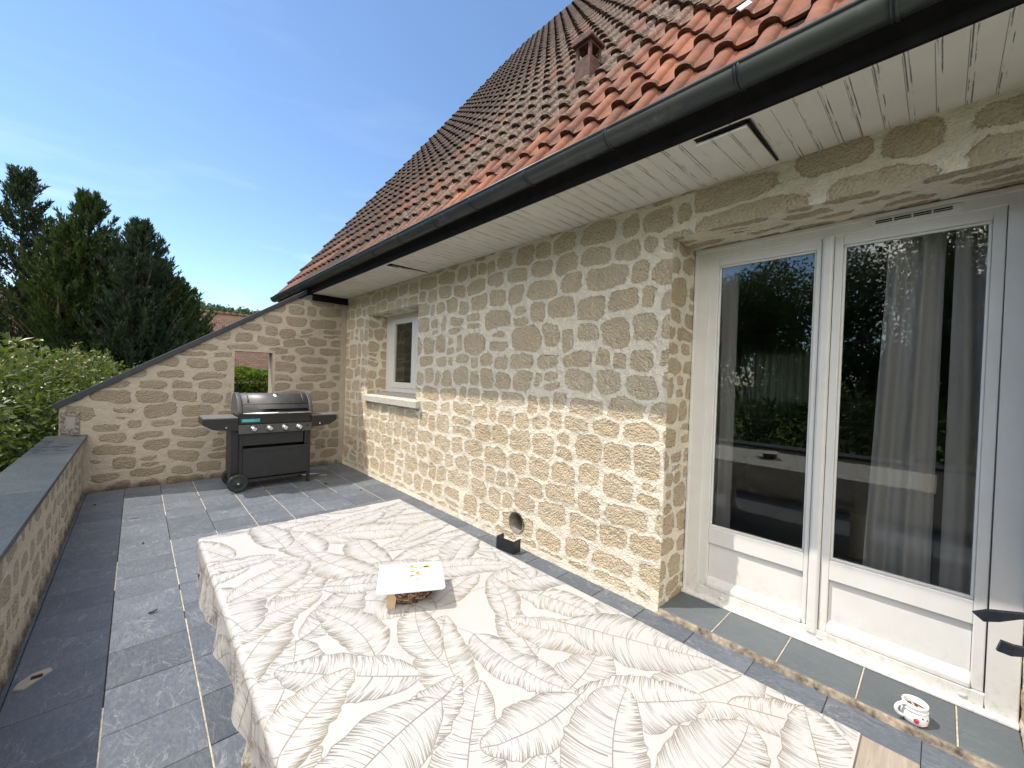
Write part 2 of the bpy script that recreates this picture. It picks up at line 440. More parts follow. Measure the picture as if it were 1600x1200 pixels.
# reveals (x from wall to frame)
def reveal(axis, c, a0, a1, x0, x1, nsign, seed, mi=1, mw=.22, mh=.15, amp=.006):
    gx = lin(x0, x1, .014); ga = lin(a0, a1, .014)
    A, B = np.meshgrid(gx, ga, indexing='ij'); a = A.ravel(); b = B.ravel()
    if axis == 'y':
        P = np.stack([a, np.full_like(a, c), b], 1); N = np.zeros_like(P); N[:, 1] = nsign
        fl = .022 * np.clip((.5 - b) / .5, 0, 1) ** 2 * np.clip((x0 + .08 - a) / .08, 0, 1); P[:, 0] -= fl
        e = np.abs(a - x0) < 1e-6; N[e, 1] = nsign * .6; N[e, 0] = -1
        s_, t_ = stones(a, b, x0, x1, a0, a1, mw, mh, seed, .018)
    else:
        P = np.stack([a, b, np.full_like(a, c)], 1); N = np.zeros_like(P); N[:, 2] = nsign
        e = np.abs(a - x0) < 1e-6; N[e, 2] = 0; N[e, 0] = -1
        s_, t_ = stones(b, a, a0, a1, x0, x1, .36, .13, seed, .028)
    S.add(P, N, grid_faces(len(gx), len(ga)), s_, t_, amp, mi)
FX = 3.045                                 # face of the door frame
reveal('y', DY1, -.02, DZ1, WX, FX + .03, -1, 41)
reveal('y', DY0, -.02, DZ1, WX, FX + .03, 1, 43)
reveal('z', DZ1, DY0, DY1, WX, FX + .03, -1, 45)
WFX = 2.985
reveal('y', WY1, WZ0, WZ1, WX, WFX + .03, -1, 47)
reveal('y', WY0, WZ0, WZ1, WX, WFX + .03, 1, 49)
reveal('z', WZ1, WY0, WY1, WX, WFX + .03, -1, 51)
wall = S.build('front_wall', [M_wall, M_reveal], house)
# sleeve of the round hole
b = MB(); n = 32
b.lathe([(hr + .004, -.004), (hr - .012, .0), (hr - .012, .26)], (0, 0, 0), n)
rot = Matrix.Translation((WX - .012, hy, hz)) @ Matrix.Rotation(PI / 2, 4, 'Y')
b.v = [tuple(rot @ Vector(q)) for q in b.v]
b.add([tuple(rot @ Vector((math.cos(2 * PI * i / n) * hr, math.sin(2 * PI * i / n) * hr, .25))) for i in range(n)], [tuple(range(n))], 1)
sleeve = b.build('pipe_sleeve', [M_pipe, M_dark], wall)
b = MB(); b.tube([(WX + .03, hy - .07, hz - .075), (WX + .09, hy - .02, hz - .02), (WX + .2, hy + .02, hz + .02)], [.022, .03, .028], 12)
b.build('pipe_end', M_pipe, wall)
# rest of the shell + room inside
b = MB()
IX0, IX1, IY0, IY1, IZ1 = 3.16, 8.2, -1.6, 9.0, 2.62
BW = (1.35, 2.40, 1.35, 2.15)              # window in the back wall y0,y1,z0,z1
b.box(IX0, IX1, IY0, IY1, -.06, .03, 1)
b.box(IX0, IX1, IY0, IY1, IZ1, IZ1 + .05)
b.box(IX0, IX1, IY0 - .1, IY0, .03, IZ1); b.box(IX0, IX1, IY1, IY1 + .1, .03, IZ1)
b.box(IX1, IX1 + .2, IY0, BW[0], .03, IZ1); b.box(IX1, IX1 + .2, BW[1], IY1, .03, IZ1)
b.box(IX1, IX1 + .2, BW[0], BW[1], .03, BW[2]); b.box(IX1, IX1 + .2, BW[0], BW[1], BW[3], IZ1)
def front_inner(y0, y1, z0, z1): b.box(FX + .09, IX0, y0, y1, z0, z1)
front_inner(IY0, DY0, 0, 2.88); front_inner(DY1, WY0, 0, 2.88); front_inner(WY1, IY1, 0, 2.88)
front_inner(DY0, DY1, DZ1, 2.88); front_inner(WY0, WY1, 0, WZ0); front_inner(WY0, WY1, WZ1, 2.88)
b.box(3.4, 3.5, 3.4, 3.5, .03, .05)
room = b.build('interior_walls', [M_room, M_roomfloor], house)
b = MB(); b.box(WX + .01, FX + .2, 7.41, 9.0, -1.4, 2.88); b.box(WX, IX1 + .2, 9.0 + .12, 9.3, -1.4, 2.88); b.box(WX + .1, IX1 + .2, -1.95, -1.72, -1.4, 2.88)
b.box(WX + .1, IX1 + .2, -1.7, 9.1, -1.4, -.08)
shell = b.build('outer_shell', M_concrete, house)

# ---- patio door
def frame_boxes(b, x0, x1, y0, y1, z0, z1, w, wb=None, wt=None, mi=0):
    wb = w if wb is None else wb; wt = w if wt is None else wt
    b.box(x0, x1, y0, y0 + w, z0, z1, mi); b.box(x0, x1, y1 - w, y1, z0, z1, mi)
    b.box(x0, x1, y0 + w, y1 - w, z0, z0 + wb, mi); b.box(x0, x1, y0 + w, y1 - w, z1 - wt, z1, mi)
b = MB()
frame_boxes(b, FX, FX + .07, DY0 + .003, DY1 - .003, .05, DZ1 - .002, .105, .075, .082)
b.box(FX - .010, FX + .004, DY0 + .003, DY1 - .003, DZ1 - .030, DZ1 - .004)            # drip ledge on the head
b.box(FX - .008, FX + .004, DY1 - .022, DY1 - .004, .052, DZ1 - .030)
b.prism([(FX - .036, .036), (FX + .02, .036), (FX + .02, .062), (FX - .034, .052)], 'y', DY0 + .003, DY1 - .003)
door = b.build('patio_door', M_pvc, house, bevel=.004)
SX = FX + .012                             # sash face
def sash(y0, y1, sl, sr, gy0, gy1):
    b = MB(); z0, z1 = .127, 2.515
    gz0, gz1 = .565, 2.452; pz0, pz1 = .195, .445
    b.box(SX, SX + .055, y0, gy0, z0, z1); b.box(SX, SX + .055, gy1, y1, z0, z1)
    b.box(SX, SX + .055, gy0, gy1, gz1, z1)
    b.box(SX, SX + .055, gy0, gy1, pz1, gz0 - .002)
    # sloping bottom rail
    b.prism([(SX - .012, z0), (SX + .055, z0), (SX + .055, pz0 + .004), (SX + .022, pz0 + .004), (SX - .012, z0 + .028)], 'y', gy0, gy1)
    # glazing bead, a bevelled ring round the pane
    for (a0, a1, c0, c1) in ((gy0, gy1, gz0 - .002, gz0 + .014), (gy0, gy1, gz1 - .014, gz1)):
        b.box(SX + .012, SX + .03, a0, a1, c0, c1)
    for (a0, a1) in ((gy0, gy0 + .013), (gy1 - .013, gy1)):
        b.box(SX + .0125, SX + .0305, a0, a1, gz0 + .014, gz1 - .014)
    o = b.build('sash', M_pvc, door, bevel=.005)
    b = MB(); b.box(SX + .022, SX + .034, gy0 + .002, gy1 - .002, pz0, pz1 + .003); b.build('lower_panel', M_pvc, door)
    b = MB(); b.box(SX + .026, SX + .030, gy0 + .004, gy1 - .004, gz0 + .004, gz1 - .004); b.build('pane', M_glass, door)
sash(.531, 1.197, 0, 0, .556, 1.127)
sash(-.186, .470, 0, 0, -.143, .429)
b = MB()
pr_ = [(SX + .002, .471), (SX - .016, .476), (SX - .022, .486), (SX - .022, .515), (SX - .016, .525), (SX + .002, .530)]
b.prism(pr_, 'z', .10, 2.512); b.build('meeting_stile', M_pvc, door, bevel=.002)
b = MB(); b.prism([(-.024, 2.524), (.30, 2.524), (.312, 2.532), (.312, 2.548), (.30, 2.556), (-.024, 2.556), (-.036, 2.548), (-.036, 2.532)], 'x', FX - .014, FX + .001)
for i in range(4): b.box(FX - .016, FX - .0135, -.005 + i * .075, .063 + i * .075, 2.531, 2.537, 1); b.box(FX - .016, FX - .0135, -.005 + i * .075, .063 + i * .075, 2.541, 2.548, 1)
b.build('trickle_vent', [M_pvc, M_dark], door)
for y in (1.02, .46, -.12):
    b = MB(); b.lathe([(.0, -.006), (.016, -.004), (.017, 0)], (0, 0, 0), 16, sx=1.0, sy=.55)
    rot = Matrix.Translation((FX - .001, y, .085)) @ Matrix.Rotation(-PI / 2, 4, 'Y') @ Matrix.Scale(-1, 4, (0, 0, 1)) @ Matrix.Rotation(PI / 2, 4, 'Z')
    b.v = [tuple(rot @ Vector(q)) for q in b.v]; b.build('drain_cap', M_pvc, door)
# ---- small window
b = MB()
frame_boxes(b, WFX, WFX + .07, WY0 + .003, WY1 - .003, WZ0 + .06, WZ1 - .002, .20, .10, .07)
win = b.build('window', M_pvc, house, bevel=.004)
for (y0, y1) in ((5.30, 6.025), (4.915, 5.292)):
    b = MB(); frame_boxes(b, WFX - .012, WFX + .045, y0, y1, WZ0 + .135, WZ1 - .055, .085, .085, .085)
    b.build('sash', M_pvc, win, bevel=.005)
    b = MB(); b.box(WFX + .012, WFX + .016, y0 + .083, y1 - .083, WZ0 + .218, WZ1 - .138); b.build('pane', M_glass, win)
b = MB(); b.prism([(2.612, WZ0 - .088), (2.98, WZ0 - .088), (2.98, WZ0 + .058), (2.67, WZ0 + .012), (2.612, WZ0 + .002)], 'y', 4.585, 6.275)
b.build('window_sill', M_concrete, win, bevel=.006)

# ---- eaves
b = MB()
y = -1.6; bw = .0875; i = 0
while y < 7.145:
    y1 = min(y + bw - .003, 7.145)
    b.box(2.098, WX + .01, y - .0008, y1 + .0008, 2.880 + rnd.uniform(-.0008, .0008), 2.896)
    y += bw
soffit = b.build('soffit', M_soffit, house, bevel=.0015, seg=1)
b = MB(); b.box(2.10, WX + .05, -1.6, 7.41, 2.898, 2.92, 0); b.box(2.102, WX - .004, -1.6, 7.145, 2.8965, 2.8975); b.build('eave_backing', M_darkwood, house)
b = MB(); b.box(2.085, 2.118, -1.6, 7.14, 2.874, 2.8795)
b.build('edge_batten', M_soffit, soffit)
# loose boards that have dropped at their outer end
for (y0, y1, dz, xo) in ((.685, .93, .022, 2.125), (4.43, 4.52, .016, 2.15)):
    b = MB(); k = max(1, round((y1 - y0) / bw)); w = (y1 - y0) / k
    for j in range(k):
        b.prism([(xo, 2.872 - dz), (xo, 2.862 - dz), (2.64, 2.871), (2.64, 2.878)], 'y', y0 + j * w, y0 + j * w + w - .003)
    b.build('loose_board', M_soffit, soffit)
    b = MB(); b.box(xo - .012, xo + .03, y0 - .004, y1 + .002, 2.8735, 2.8785, 0); b.box(xo, 2.63, y0 - .012, y0 + .006, 2.8735, 2.8785, 0)  # solid dark strips on the soffit standing in for the shaded gap
    b.build('gap_shade_strip', M_dark, soffit)
b = MB(); b.box(2.075, 2.097, -1.6, 9.16, 2.872, 3.05); b.build('fascia', M_darkwood, house)
b = MB()
b.box(2.098, WX - .004, 7.118, 7.138, 2.765, 2.873); b.box(2.11, WX - .02, 7.106, 7.120, 2.785, 2.805)
b.build('eave_end_board', M_darkwood, house)
# gutter: half round with rolled lip
def gutter_profile(cx, cz, r, th=.004):
    out = [(cx + r * math.cos(a), cz + r * math.sin(a)) for a in np.linspace(PI, 2 * PI, 15)]
    inn = [(cx + (r - th) * math.cos(a), cz + (r - th) * math.sin(a)) for a in np.linspace(2 * PI, PI, 15)]
    return out + inn
gcx, gcz, gr = 2.000, 3.028, .074
gutter = None
b = MB(); b.prism(gutter_profile(gcx, gcz, gr), 'y', -1.6, 9.2, smooth=True)
b.tube([(gcx - gr, -1.6, gcz + .002), (gcx - gr, 9.2, gcz + .002)], .009, 10)
for yy in (9.195, 9.2): pass
hp = [(gcx + gr * math.cos(a), gcz + gr * math.sin(a)) for a in np.linspace(PI, 2 * PI, 15)]
b.prism(hp, 'y', 9.196, 9.202)
gutter = b.build('gutter', M_gutter, house)
yb = [.15, .66, 1.35, 2.0, 2.62, 3.2, 3.85, 4.5, 5.2, 5.9, 6.6, 7.3, 8.0, 8.7]
src = None
for y in yb:
    if src is None:
        b = MB()
        for (o, w, e) in ((0, .012, .006), (.018, .008, .0045)):
            P0 = [(gcx + (gr + e) * math.cos(a), gcz + (gr + e) * math.sin(a)) for a in np.linspace(PI * .97, 2 * PI, 15)]
            P1 = [(gcx + (gr - .001) * math.cos(a), gcz + (gr - .001) * math.sin(a)) for a in np.linspace(2 * PI, PI * .97, 15)]
            b.prism(P0 + P1, 'y', y + o, y + o + w, smooth=True)
        src = b.build('gutter_collar', M_gutter, gutter); y0_ = y
    else:
        c = src.copy(); C.objects.link(c); c.parent = gutter; c.location.y = src.location.y + (y - y0_)

# ---- roof of interlocking tiles
TW, TL = .2115, .3766
sx_, sz_ = .225 / TL, .302 / TL           # up-slope direction
ox, oz = 2.035, 3.035
prof = [(.046, .0), (.041, .019), (.030, .033), (.012, .040), (-.012, .040), (-.030, .033), (-.041, .019), (-.046, .003), (-.046, .003), (-.056, .001), (-.060, -.006), (-.110, -.009), (-.158, -.007), (-.166, .004)]
isroll = np.array([1] * 8 + [0] * 6, float)
pe = np.array([p[0] for p in prof]); ph = np.array([p[1] for p in prof])
stat = [(0.0, 1.2), (.03, 1.2), (.05, 1.0), (.20, 1.0), (.415, 1.0)]
ca, sa_ = None, None
def cam_axes():
    a, bb, c = .751322731, .0159317864, .0323532046
    ca, sa = math.cos(a), math.sin(a); cb, sb = math.cos(bb), math.sin(bb); cc, s_ = math.cos(c), math.sin(c)
    B = np.array([[-sa, ca, 0], [0, 0, 1], [ca, sa, 0]]); Pm = np.array([[1, 0, 0], [0, cb, -sb], [0, sb, cb]]); Q = np.array([[cc, -s_, 0], [s_, cc, 0], [0, 0, 1]])
    return Q @ Pm @ B
CM = cam_axes(); FPX = 627.937
def to_px(p):
    w = CM @ np.array([p[1], p[0], -(p[2] - H)])
    return (800 + FPX * w[0] / w[2], 600 + FPX * w[1] / w[2]) if w[2] > .05 else (9e9, 9e9)
RV, RF, RC, RW = [], [], [], []
nb = 0
cn = rng.random((80, 40)); cn2 = rng.random((80, 40))
def lowf(x, y, s): return float(vn(np.array([[x, y, 0.]]), 1, s)[0])
for c in range(-7, 40):
    yc = .842 + TW * c
    if yc > 9.12 or yc < -1.2: continue
    for r in range(0, 30):
        s0 = r * TL - .012
        px = to_px((ox + sx_ * s0, yc, oz + sz_ * s0))
        if not (-500 < px[0] < 2100 and -420 < px[1] < 1300): continue
        s0 += rnd.uniform(-.009, .009); dy = rnd.uniform(-.003, .003); lf = rnd.uniform(-.003, .004); tw = rnd.uniform(-.006, .006)
        vs = []
        for j, (t, fl) in enumerate(stat):
            for e_, h_, ir in zip(pe, ph, isroll):
                hh = h_ * (fl if ir else 1) + .029 * (1 - t / TL) + lf
                ee = e_ * (1 + (fl - 1) * .5 * ir) + dy + tw * t / TL
                s_ = s0 + t - (.012 if (t == 0 and ir and h_ > .02) else 0)
                vs.append((ox + sx_ * s_ - sz_ * hh, yc + ee, oz + sz_ * s_ + sx_ * hh))
        m = len(pe); L = len(vs)
        vs += vs[:m]                              # own copies, so the end face keeps a hard edge
        for e_, h_, ir in zip(pe, ph, isroll):    # thickness at the lower end
            hh = (h_ * .50 + .029 - .016) if ir else (h_ + .029 - .019)
            s_ = s0 + (.006 if ir else .002); vs.append((ox + sx_ * s_ - sz_ * hh, yc + e_ * (1 if not ir else .82) + dy, oz + sz_ * s_ + sx_ * hh))
        J = [k for k in range(m - 1) if k != 7]
        fs = [(j * m + k, j * m + k + 1, (j + 1) * m + k + 1, (j + 1) * m + k) for j in range(len(stat) - 1) for k in J]
        fs += [(L + k + 1, L + k, L + m + k, L + m + k + 1) for k in J]
        # colour: new orange tiles low and near, weathered brown and lichen elsewhere
        red = np.array((.31, .12, .076)); brn = np.array((.110, .066, .051)); gry = np.array((.140, .105, .088)); drk = np.array((.044, .028, .024))
        q = r + lowf(yc * 1.1, r * .5, 3) * 1.3
        lim = 4.2 - max(0, yc - .9) * 1.55
        o = np.clip((lim - q) * .45 + .5 + (cn[c, r] - .5) * .5, 0, 1)
        if 6.8 < yc < 9 and r < 3: o = max(o, np.clip(1.1 - abs(r - (8.9 - yc) * .9) * .8, 0, .6))
        if 4.2 < yc < 6.2 and r < 6 and cn[c, r] < .33: o = max(o, .6)
        if yc < 4.2 and q >= lim and cn[c, r] < .12: o = .7
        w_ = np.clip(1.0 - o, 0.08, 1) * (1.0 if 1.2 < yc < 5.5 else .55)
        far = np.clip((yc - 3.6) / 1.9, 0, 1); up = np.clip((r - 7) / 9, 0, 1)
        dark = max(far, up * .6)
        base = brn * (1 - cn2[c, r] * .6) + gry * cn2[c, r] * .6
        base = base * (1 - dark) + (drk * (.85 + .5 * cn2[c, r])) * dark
        col = base * (1 - o) + red * (.75 + .45 * cn[c, r]) * o
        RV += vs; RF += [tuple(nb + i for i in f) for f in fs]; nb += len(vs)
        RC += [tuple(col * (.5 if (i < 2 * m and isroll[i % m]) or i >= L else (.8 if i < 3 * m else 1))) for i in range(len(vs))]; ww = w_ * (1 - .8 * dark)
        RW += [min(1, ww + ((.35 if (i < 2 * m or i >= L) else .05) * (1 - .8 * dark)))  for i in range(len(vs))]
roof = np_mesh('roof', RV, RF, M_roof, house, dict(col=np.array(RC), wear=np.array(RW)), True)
b = MB()
sl = 12.6
b.prism([(ox - .03, oz - .05), (ox + sx_ * sl, oz + sz_ * sl - .03), (ox + sx_ * sl + .1, oz + sz_ * sl - .12), (ox + .06, oz - .13)], 'y', -1.6, 9.1)
b.prism([(ox + sx_ * sl, oz + sz_ * sl - .03), (2 * (ox + sx_ * sl) - ox, oz), (2 * (ox + sx_ * sl) - ox - .1, oz), (ox + sx_ * sl, oz + sz_ * sl - .15)], 'y', -1.6, 9.1)
b.build('roof_deck', M_darkwood, house)
b = MB(); b.prism([(ox + .05, 2.95), (ox + sx_ * sl, oz + sz_ * sl - .2), (2 * (ox + sx_ * sl) - ox - .3, 2.95)], 'y', 8.95, 9.0); b.build('roof_gable', M_concrete, house)
# roof vent: small terracotta hood
vb = Vector((3.06, 2.37, 4.42)); b = MB(); w = .085
for dx in (-w, w - .03):
    for dy in (-w, w - .03):
        b.box(vb.x + dx, vb.x + dx + .03, vb.y + dy, vb.y + dy + .03, vb.z - .05, vb.z + .30)
b.box(vb.x - w - .004, vb.x + w + .004, vb.y - w - .004, vb.y + w + .004, vb.z - .12, vb.z + .155)
b.box(vb.x - w - .002, vb.x + w + .002, vb.y - w - .002, vb.y + w + .002, vb.z + .265, vb.z + .30)
arc = [(vb.y + .118 * math.cos(a), vb.z + .295 + .050 * math.sin(a) ** .6) for a in np.linspace(0, PI, 15)]
b.prism(arc + [(vb.y - .105, vb.z + .285), (vb.y + .105, vb.z + .285)], 'x', vb.x - .12, vb.x + .10)
b.prism([(vb.x - .11, vb.z - .20), (vb.x + .12, vb.z + .11), (vb.x + .10, vb.z + .14), (vb.x - .13, vb.z - .15)], 'y', vb.y - .13, vb.y + .13)
b.build('roof_vent', M_vent, house, bevel=.006)
b = MB(); p0 = Vector((2.43, .80, 3.60)); b.box(-.05, .05, -.03, .03, -.003, .003, 0, Matrix.Translation(p0 + Vector((-.055, 0, .05))) @ Matrix.Rotation(-.93, 4, 'Y') @ Matrix.Rotation(.4, 4, 'Z'))
b.build('metal_patch', simple('pale_zinc_scrap', (.62, .64, .66), .4, .3), roof)

# ================================================================== TERRACE FLOOR (structure)
TS = .3427; Y0 = .247; X0 = 2.066
FV, FF, FT = [], [], []; nb = 0
xs = [-.47, Y0 - 2 * TS + .0, *[Y0 + k * TS for k in range(-1, 7)], 2.70]
ys = [X0 + k * TS for k in range(-12, 15)] + [7.18]
gx = .0027; gyy = .0018
for i in range(len(xs) - 1):
    for j in range(len(ys) - 1):
        if ys[j] > 7.17: continue
        x0, x1, y0, y1 = xs[i] + gx, xs[i + 1] - gx, ys[j] + gyy + rnd.uniform(-.001, .001), ys[j + 1] - gyy + rnd.uniform(-.001, .001)
        t = rnd.random(); z = rnd.uniform(-.0006, .0006); tx = rnd.uniform(-.0006, .0006); be = .0025
        vs = [(x0 + be, y0 + be, z + tx), (x1 - be, y0 + be, z - tx), (x1 - be, y1 - be, z - tx), (x0 + be, y1 - be, z + tx),
              (x0, y0, z - .002), (x1, y0, z - .002), (x1, y1, z - .002), (x0, y1, z - .002), (x0, y0, -.012), (x1, y0, -.012), (x1, y1, -.012), (x0, y1, -.012)]
        fs = [(0, 1, 2, 3)] + [(4 + k, 4 + (k + 1) % 4, (k + 1) % 4, k) for k in range(4)] + [(8 + k, 8 + (k + 1) % 4, 4 + (k + 1) % 4, 4 + k) for k in range(4)]
        FV += vs; FF += [tuple(nb + a for a in f) for f in fs]; nb += 12; FT += [t] * 12
mi = [0] * len(FF)
def fbox(x0, x1, y0, y1, z, m):
    global nb
    FV.extend([(x0, y0, z), (x1, y0, z), (x1, y1, z), (x0, y1, z)]); FF.append((nb, nb + 1, nb + 2, nb + 3)); mi.append(m); nb += 4; FT.extend([.5] * 4)
fbox(-.6, 2.75, -3, 7.3, -.0065, 2)
for x in xs[2:]:
    y = -2.2
    while y < 7.1:
        l = rnd.uniform(.25, .8)
        if rnd.random() < (.85 if x > .1 else .3): fbox(x - gx - .0004, x + gx + .0004, y, y + l, -.0016 + rnd.uniform(-.0006, .0006), 1)
        y += l + rnd.choice((0, 0, .02, .1))
fbox(1.3, 3.0, -1.6, -1.601, -.0016, 1)
tf = np_mesh('terrace_floor', FV, FF, [M_slate, M_grout_light, M_grout_dark], None, dict(tint=np.array(FT)), False, mi)
tag(tf, kind='structure')
# slate step in the door recess
b = MB(); nb = 0; FV, FF, FT, mi = [], [], [], []
jy = [-.30, -.10, .247, .593, .945, 1.292]
for y0, y1 in zip(jy[:-1], jy[1:]):
    vs = []
    be = .003; x0, x1 = 2.672, 3.02; y0 += .0027; y1 -= .0027; z = .035
    vs = [(x0 + be, y0 + be, z), (x1, y0 + be, z), (x1, y1 - be, z), (x0 + be, y1 - be, z), (x0, y0, z - .003), (x1, y0, z - .003), (x1, y1, z - .003), (x0, y1, z - .003), (x0, y0, .022), (x1, y0, .022), (x1, y1, .022), (x0, y1, .022)]
    fs = [(0, 1, 2, 3)] + [(4 + k, 4 + (k + 1) % 4, (k + 1) % 4, k) for k in range(4)] + [(8 + k, 8 + (k + 1) % 4, 4 + (k + 1) % 4, 4 + k) for k in range(4)]
    FV += vs; FF += [tuple(nb + a for a in f) for f in fs]; nb += 12; FT += [rnd.random()] * 12; mi += [0] * 9
for y in jy[1:-1]: fbox(2.673, 3.02, y - .003, y + .003, .0342, 1)
# worn riser: a crumbly bevel of bedding mortar along the edge
ry = np.linspace(-.30, 1.30, 130)
for k in range(len(ry) - 1):
    def ring(y):
        j = float(vn(np.array([[y, 0, 0.]]), 22, 4)[0]) * .004 + float(vn(np.array([[y, 3, 0.]]), 60, 4)[0]) * .002
        return [(2.70, y, .0335), (2.673 + j, y, .0325 + j * .3), (2.660 + j * .7, y, .025 + j), (2.652 + j, y, .008), (2.647 + j, y, -.004)]
    A, B = ring(ry[k]), ring(ry[k + 1]); FV += A + B; FT += [.5] * 10
    for q in range(4): FF.append((nb + q, nb + q + 1, nb + 5 + q + 1, nb + 5 + q)); mi.append(2)
    nb += 10
ds = np_mesh('door_step', FV, FF, [M_sill, M_grout_light, M_step], None, dict(tint=np.array(FT)), False, mi)
tag(ds, kind='structure')

# ================================================================== SIDE WALL with the sloping top
GY = 7.16; GT = .25
def gtop(x): return np.minimum(1.063 + (x + .67) * .667, 2.763)
sw = empty('side_wall', (1.0, GY, 0), 'stone-faced side wall with sloping dark coping and small square opening', 'wall')
OX0, OX1, OZ0, OZ1 = 1.056, 1.548, 1.10, 1.862
S = Surf()
gx_ = lin(-.672, WX, .015, (OX0, OX1)); gz_ = lin(-.02, 2.763, .015, (OZ0, OZ1))
U, Vv = np.meshgrid(gx_, gz_, indexing='ij'); u = U.ravel(); v = Vv.ravel()
tp = gtop(u); cl = v > tp; v2 = np.minimum(v, tp)
F = grid_faces(len(gx_), len(gz_)); cu = u[F].mean(1); cv = v[F].mean(1)
F = F[~(((cu > OX0) & (cu < OX1) & (cv > OZ0) & (cv < OZ1)) | cl[F].all(1))]
st, tn = stones(u, v2, -.7, WX, 0, 2.8, .37, .160, 61, .022, 3.4)
fadeL = np.clip((.25 - u) / .7, 0, 1) * np.clip((1.5 - v2) / .8, 0, 1)
st = st - .03 * fadeL * (.5 + .6 * vn(np.stack([u, v2, u * 0], 1), 2.3, 8))
st = np.where((u > WX - .10) | (u < -.62), -.03, st)
st = np.where(((u > OX0 - .04) & (u < OX1 + .04) & (v2 > OZ0) & (v2 < OZ1 + .04)), -.02, st)
P = np.stack([u, np.full_like(u, GY), v2], 1); N = np.zeros_like(P); N[:, 1] = -1
S.add(P, N, F, st, tn, .005)
def sheet(Q, mi=0):     # plain quad patches, finely divided
    n = 24; q = [np.array(a, float) for a in Q]
    a, b_ = np.meshgrid(np.linspace(0, 1, n), np.linspace(0, 1, n), indexing='ij'); a = a.ravel()[:, None]; b_ = b_.ravel()[:, None]
    P = q[0] * (1 - a) * (1 - b_) + q[1] * a * (1 - b_) + q[2] * a * b_ + q[3] * (1 - a) * b_
    S.add(P, np.zeros_like(P), grid_faces(n, n), np.full(len(P), -.03), np.full(len(P), .5), 0, mi)
yb_ = GY + GT
sheet([(OX0, GY, OZ0), (OX0, yb_, OZ0), (OX0, yb_, OZ1), (OX0, GY, OZ1)]); sheet([(OX1, GY, OZ0), (OX1, yb_, OZ0), (OX1, yb_, OZ1), (OX1, GY, OZ1)])
sheet([(OX0, GY, OZ1), (OX1, GY, OZ1), (OX1, yb_, OZ1), (OX0, yb_, OZ1)]); sheet([(OX0, GY, OZ0), (OX1, GY, OZ0), (OX1, yb_, OZ0), (OX0, yb_, OZ0)])
t0, t1, t2 = float(gtop(-.672)), float(gtop(OX0)), float(gtop(OX1))
sheet([(-.672, yb_, -1.4), (OX0, yb_, -1.4), (OX0, yb_, t1), (-.672, yb_, t0)]); sheet([(OX1, yb_, -1.4), (WX, yb_, -1.4), (WX, yb_, 2.763), (OX1, yb_, t2)])
sheet([(OX0, yb_, -1.4), (OX1, yb_, -1.4), (OX1, yb_, OZ0), (OX0, yb_, OZ0)]); sheet([(OX0, yb_, OZ1), (OX1, yb_, OZ1), (OX1, yb_, t2), (OX0, yb_, t1)])
sheet([(-.672, GY, -1.4), (-.672, yb_, -1.4), (-.672, yb_, t0), (-.672, GY, t0)])
sheet([(1.88, GY, 2.763), (WX, GY, 2.763), (WX, yb_, 2.763), (1.88, yb_, 2.763)])
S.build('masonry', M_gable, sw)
b = MB()
xe = 2.02
b.prism([(-.70, float(gtop(-.672)) - .019), (xe, float(gtop(-.672)) + (xe + .672) * .667 - .0), (xe, float(gtop(-.672)) + (xe + .672) * .667 + .072), (-.725, float(gtop(-.672)) + .046)], 'y', GY - .028, yb_ + .03)
b.build('sloping_coping', M_coping_metal, sw, bevel=.004)
t = NT('bare_block_patch'); p = t.pos()
c = t.mix(t.rng(t.noise(p, 34, 5, .7), .46, .56), (.13, .12, .115), (.30, .275, .25)); xx, yy, zz = t.sep(p)
inn = t.math('MULTIPLY', t.rng(t.math('ABSOLUTE', t.math('SUBTRACT', xx, -.578)), .045, .03), t.rng(t.math('ABSOLUTE', t.math('SUBTRACT', zz, .885)), .085, .06))
c = t.mix(inn, c, (.30, .30, .29))
b = MB(); b.box(-.664, -.50, GY - .012, GY + .01, .745, 1.015); b.build('bare_patch', t.done(t.bsdf(c, .9, 0, t.bump(t.noise(p, 34, 5, .7), .6, .01), .2)), sw, bevel=.004)

# ================================================================== PARAPET
pw = empty('parapet_wall', (-.6, 3.0, 0), 'low rendered parapet wall topped with blue-grey slate coping along the terrace edge', 'wall')
S = Surf()
ga = lin(-1.6, GY + .02, .02); gb = lin(-.02, .70, .016)
U, Vv = np.meshgrid(ga, gb, indexing='ij'); u = U.ravel(); v = Vv.ravel()
st, tn = stones(u, v, -1.6, GY, 0, .75, .30, .13, 71, .03)
P = np.stack([-.468 + .012 * np.clip((.1 - v) / .1, 0, 1) ** 2, u, v], 1); N = np.zeros_like(P); N[:, 0] = 1
S.add(P, N, grid_faces(len(ga), len(gb)), st - .004, tn, .006)
sheet([(-.73, -1.6, -1.4), (-.73, GY + .2, -1.4), (-.73, GY + .2, .70), (-.73, -1.6, .70)])
sheet([(-.468, -1.6, -.02), (-.73, -1.6, -1.4), (-.73, -1.6, .70), (-.468, -1.6, .70)])
S.build('masonry', M_parapet, pw)
cy = [-1.65, -.35, 1.2, 2.75, 4.15, 5.67, GY - .006]
src = None
for y0, y1 in zip(cy[:-1], cy[1:]):
    b = MB(); b.box(-.765, -.432, y0 + .002, y1 - .002, .70, .734); o = b.build('coping_slab', M_coping, pw, bevel=.003)
    at = o.data.attributes.new('tint', 'FLOAT', 'POINT'); at.data.foreach_set('value', [rnd.random()] * len(o.data.vertices))

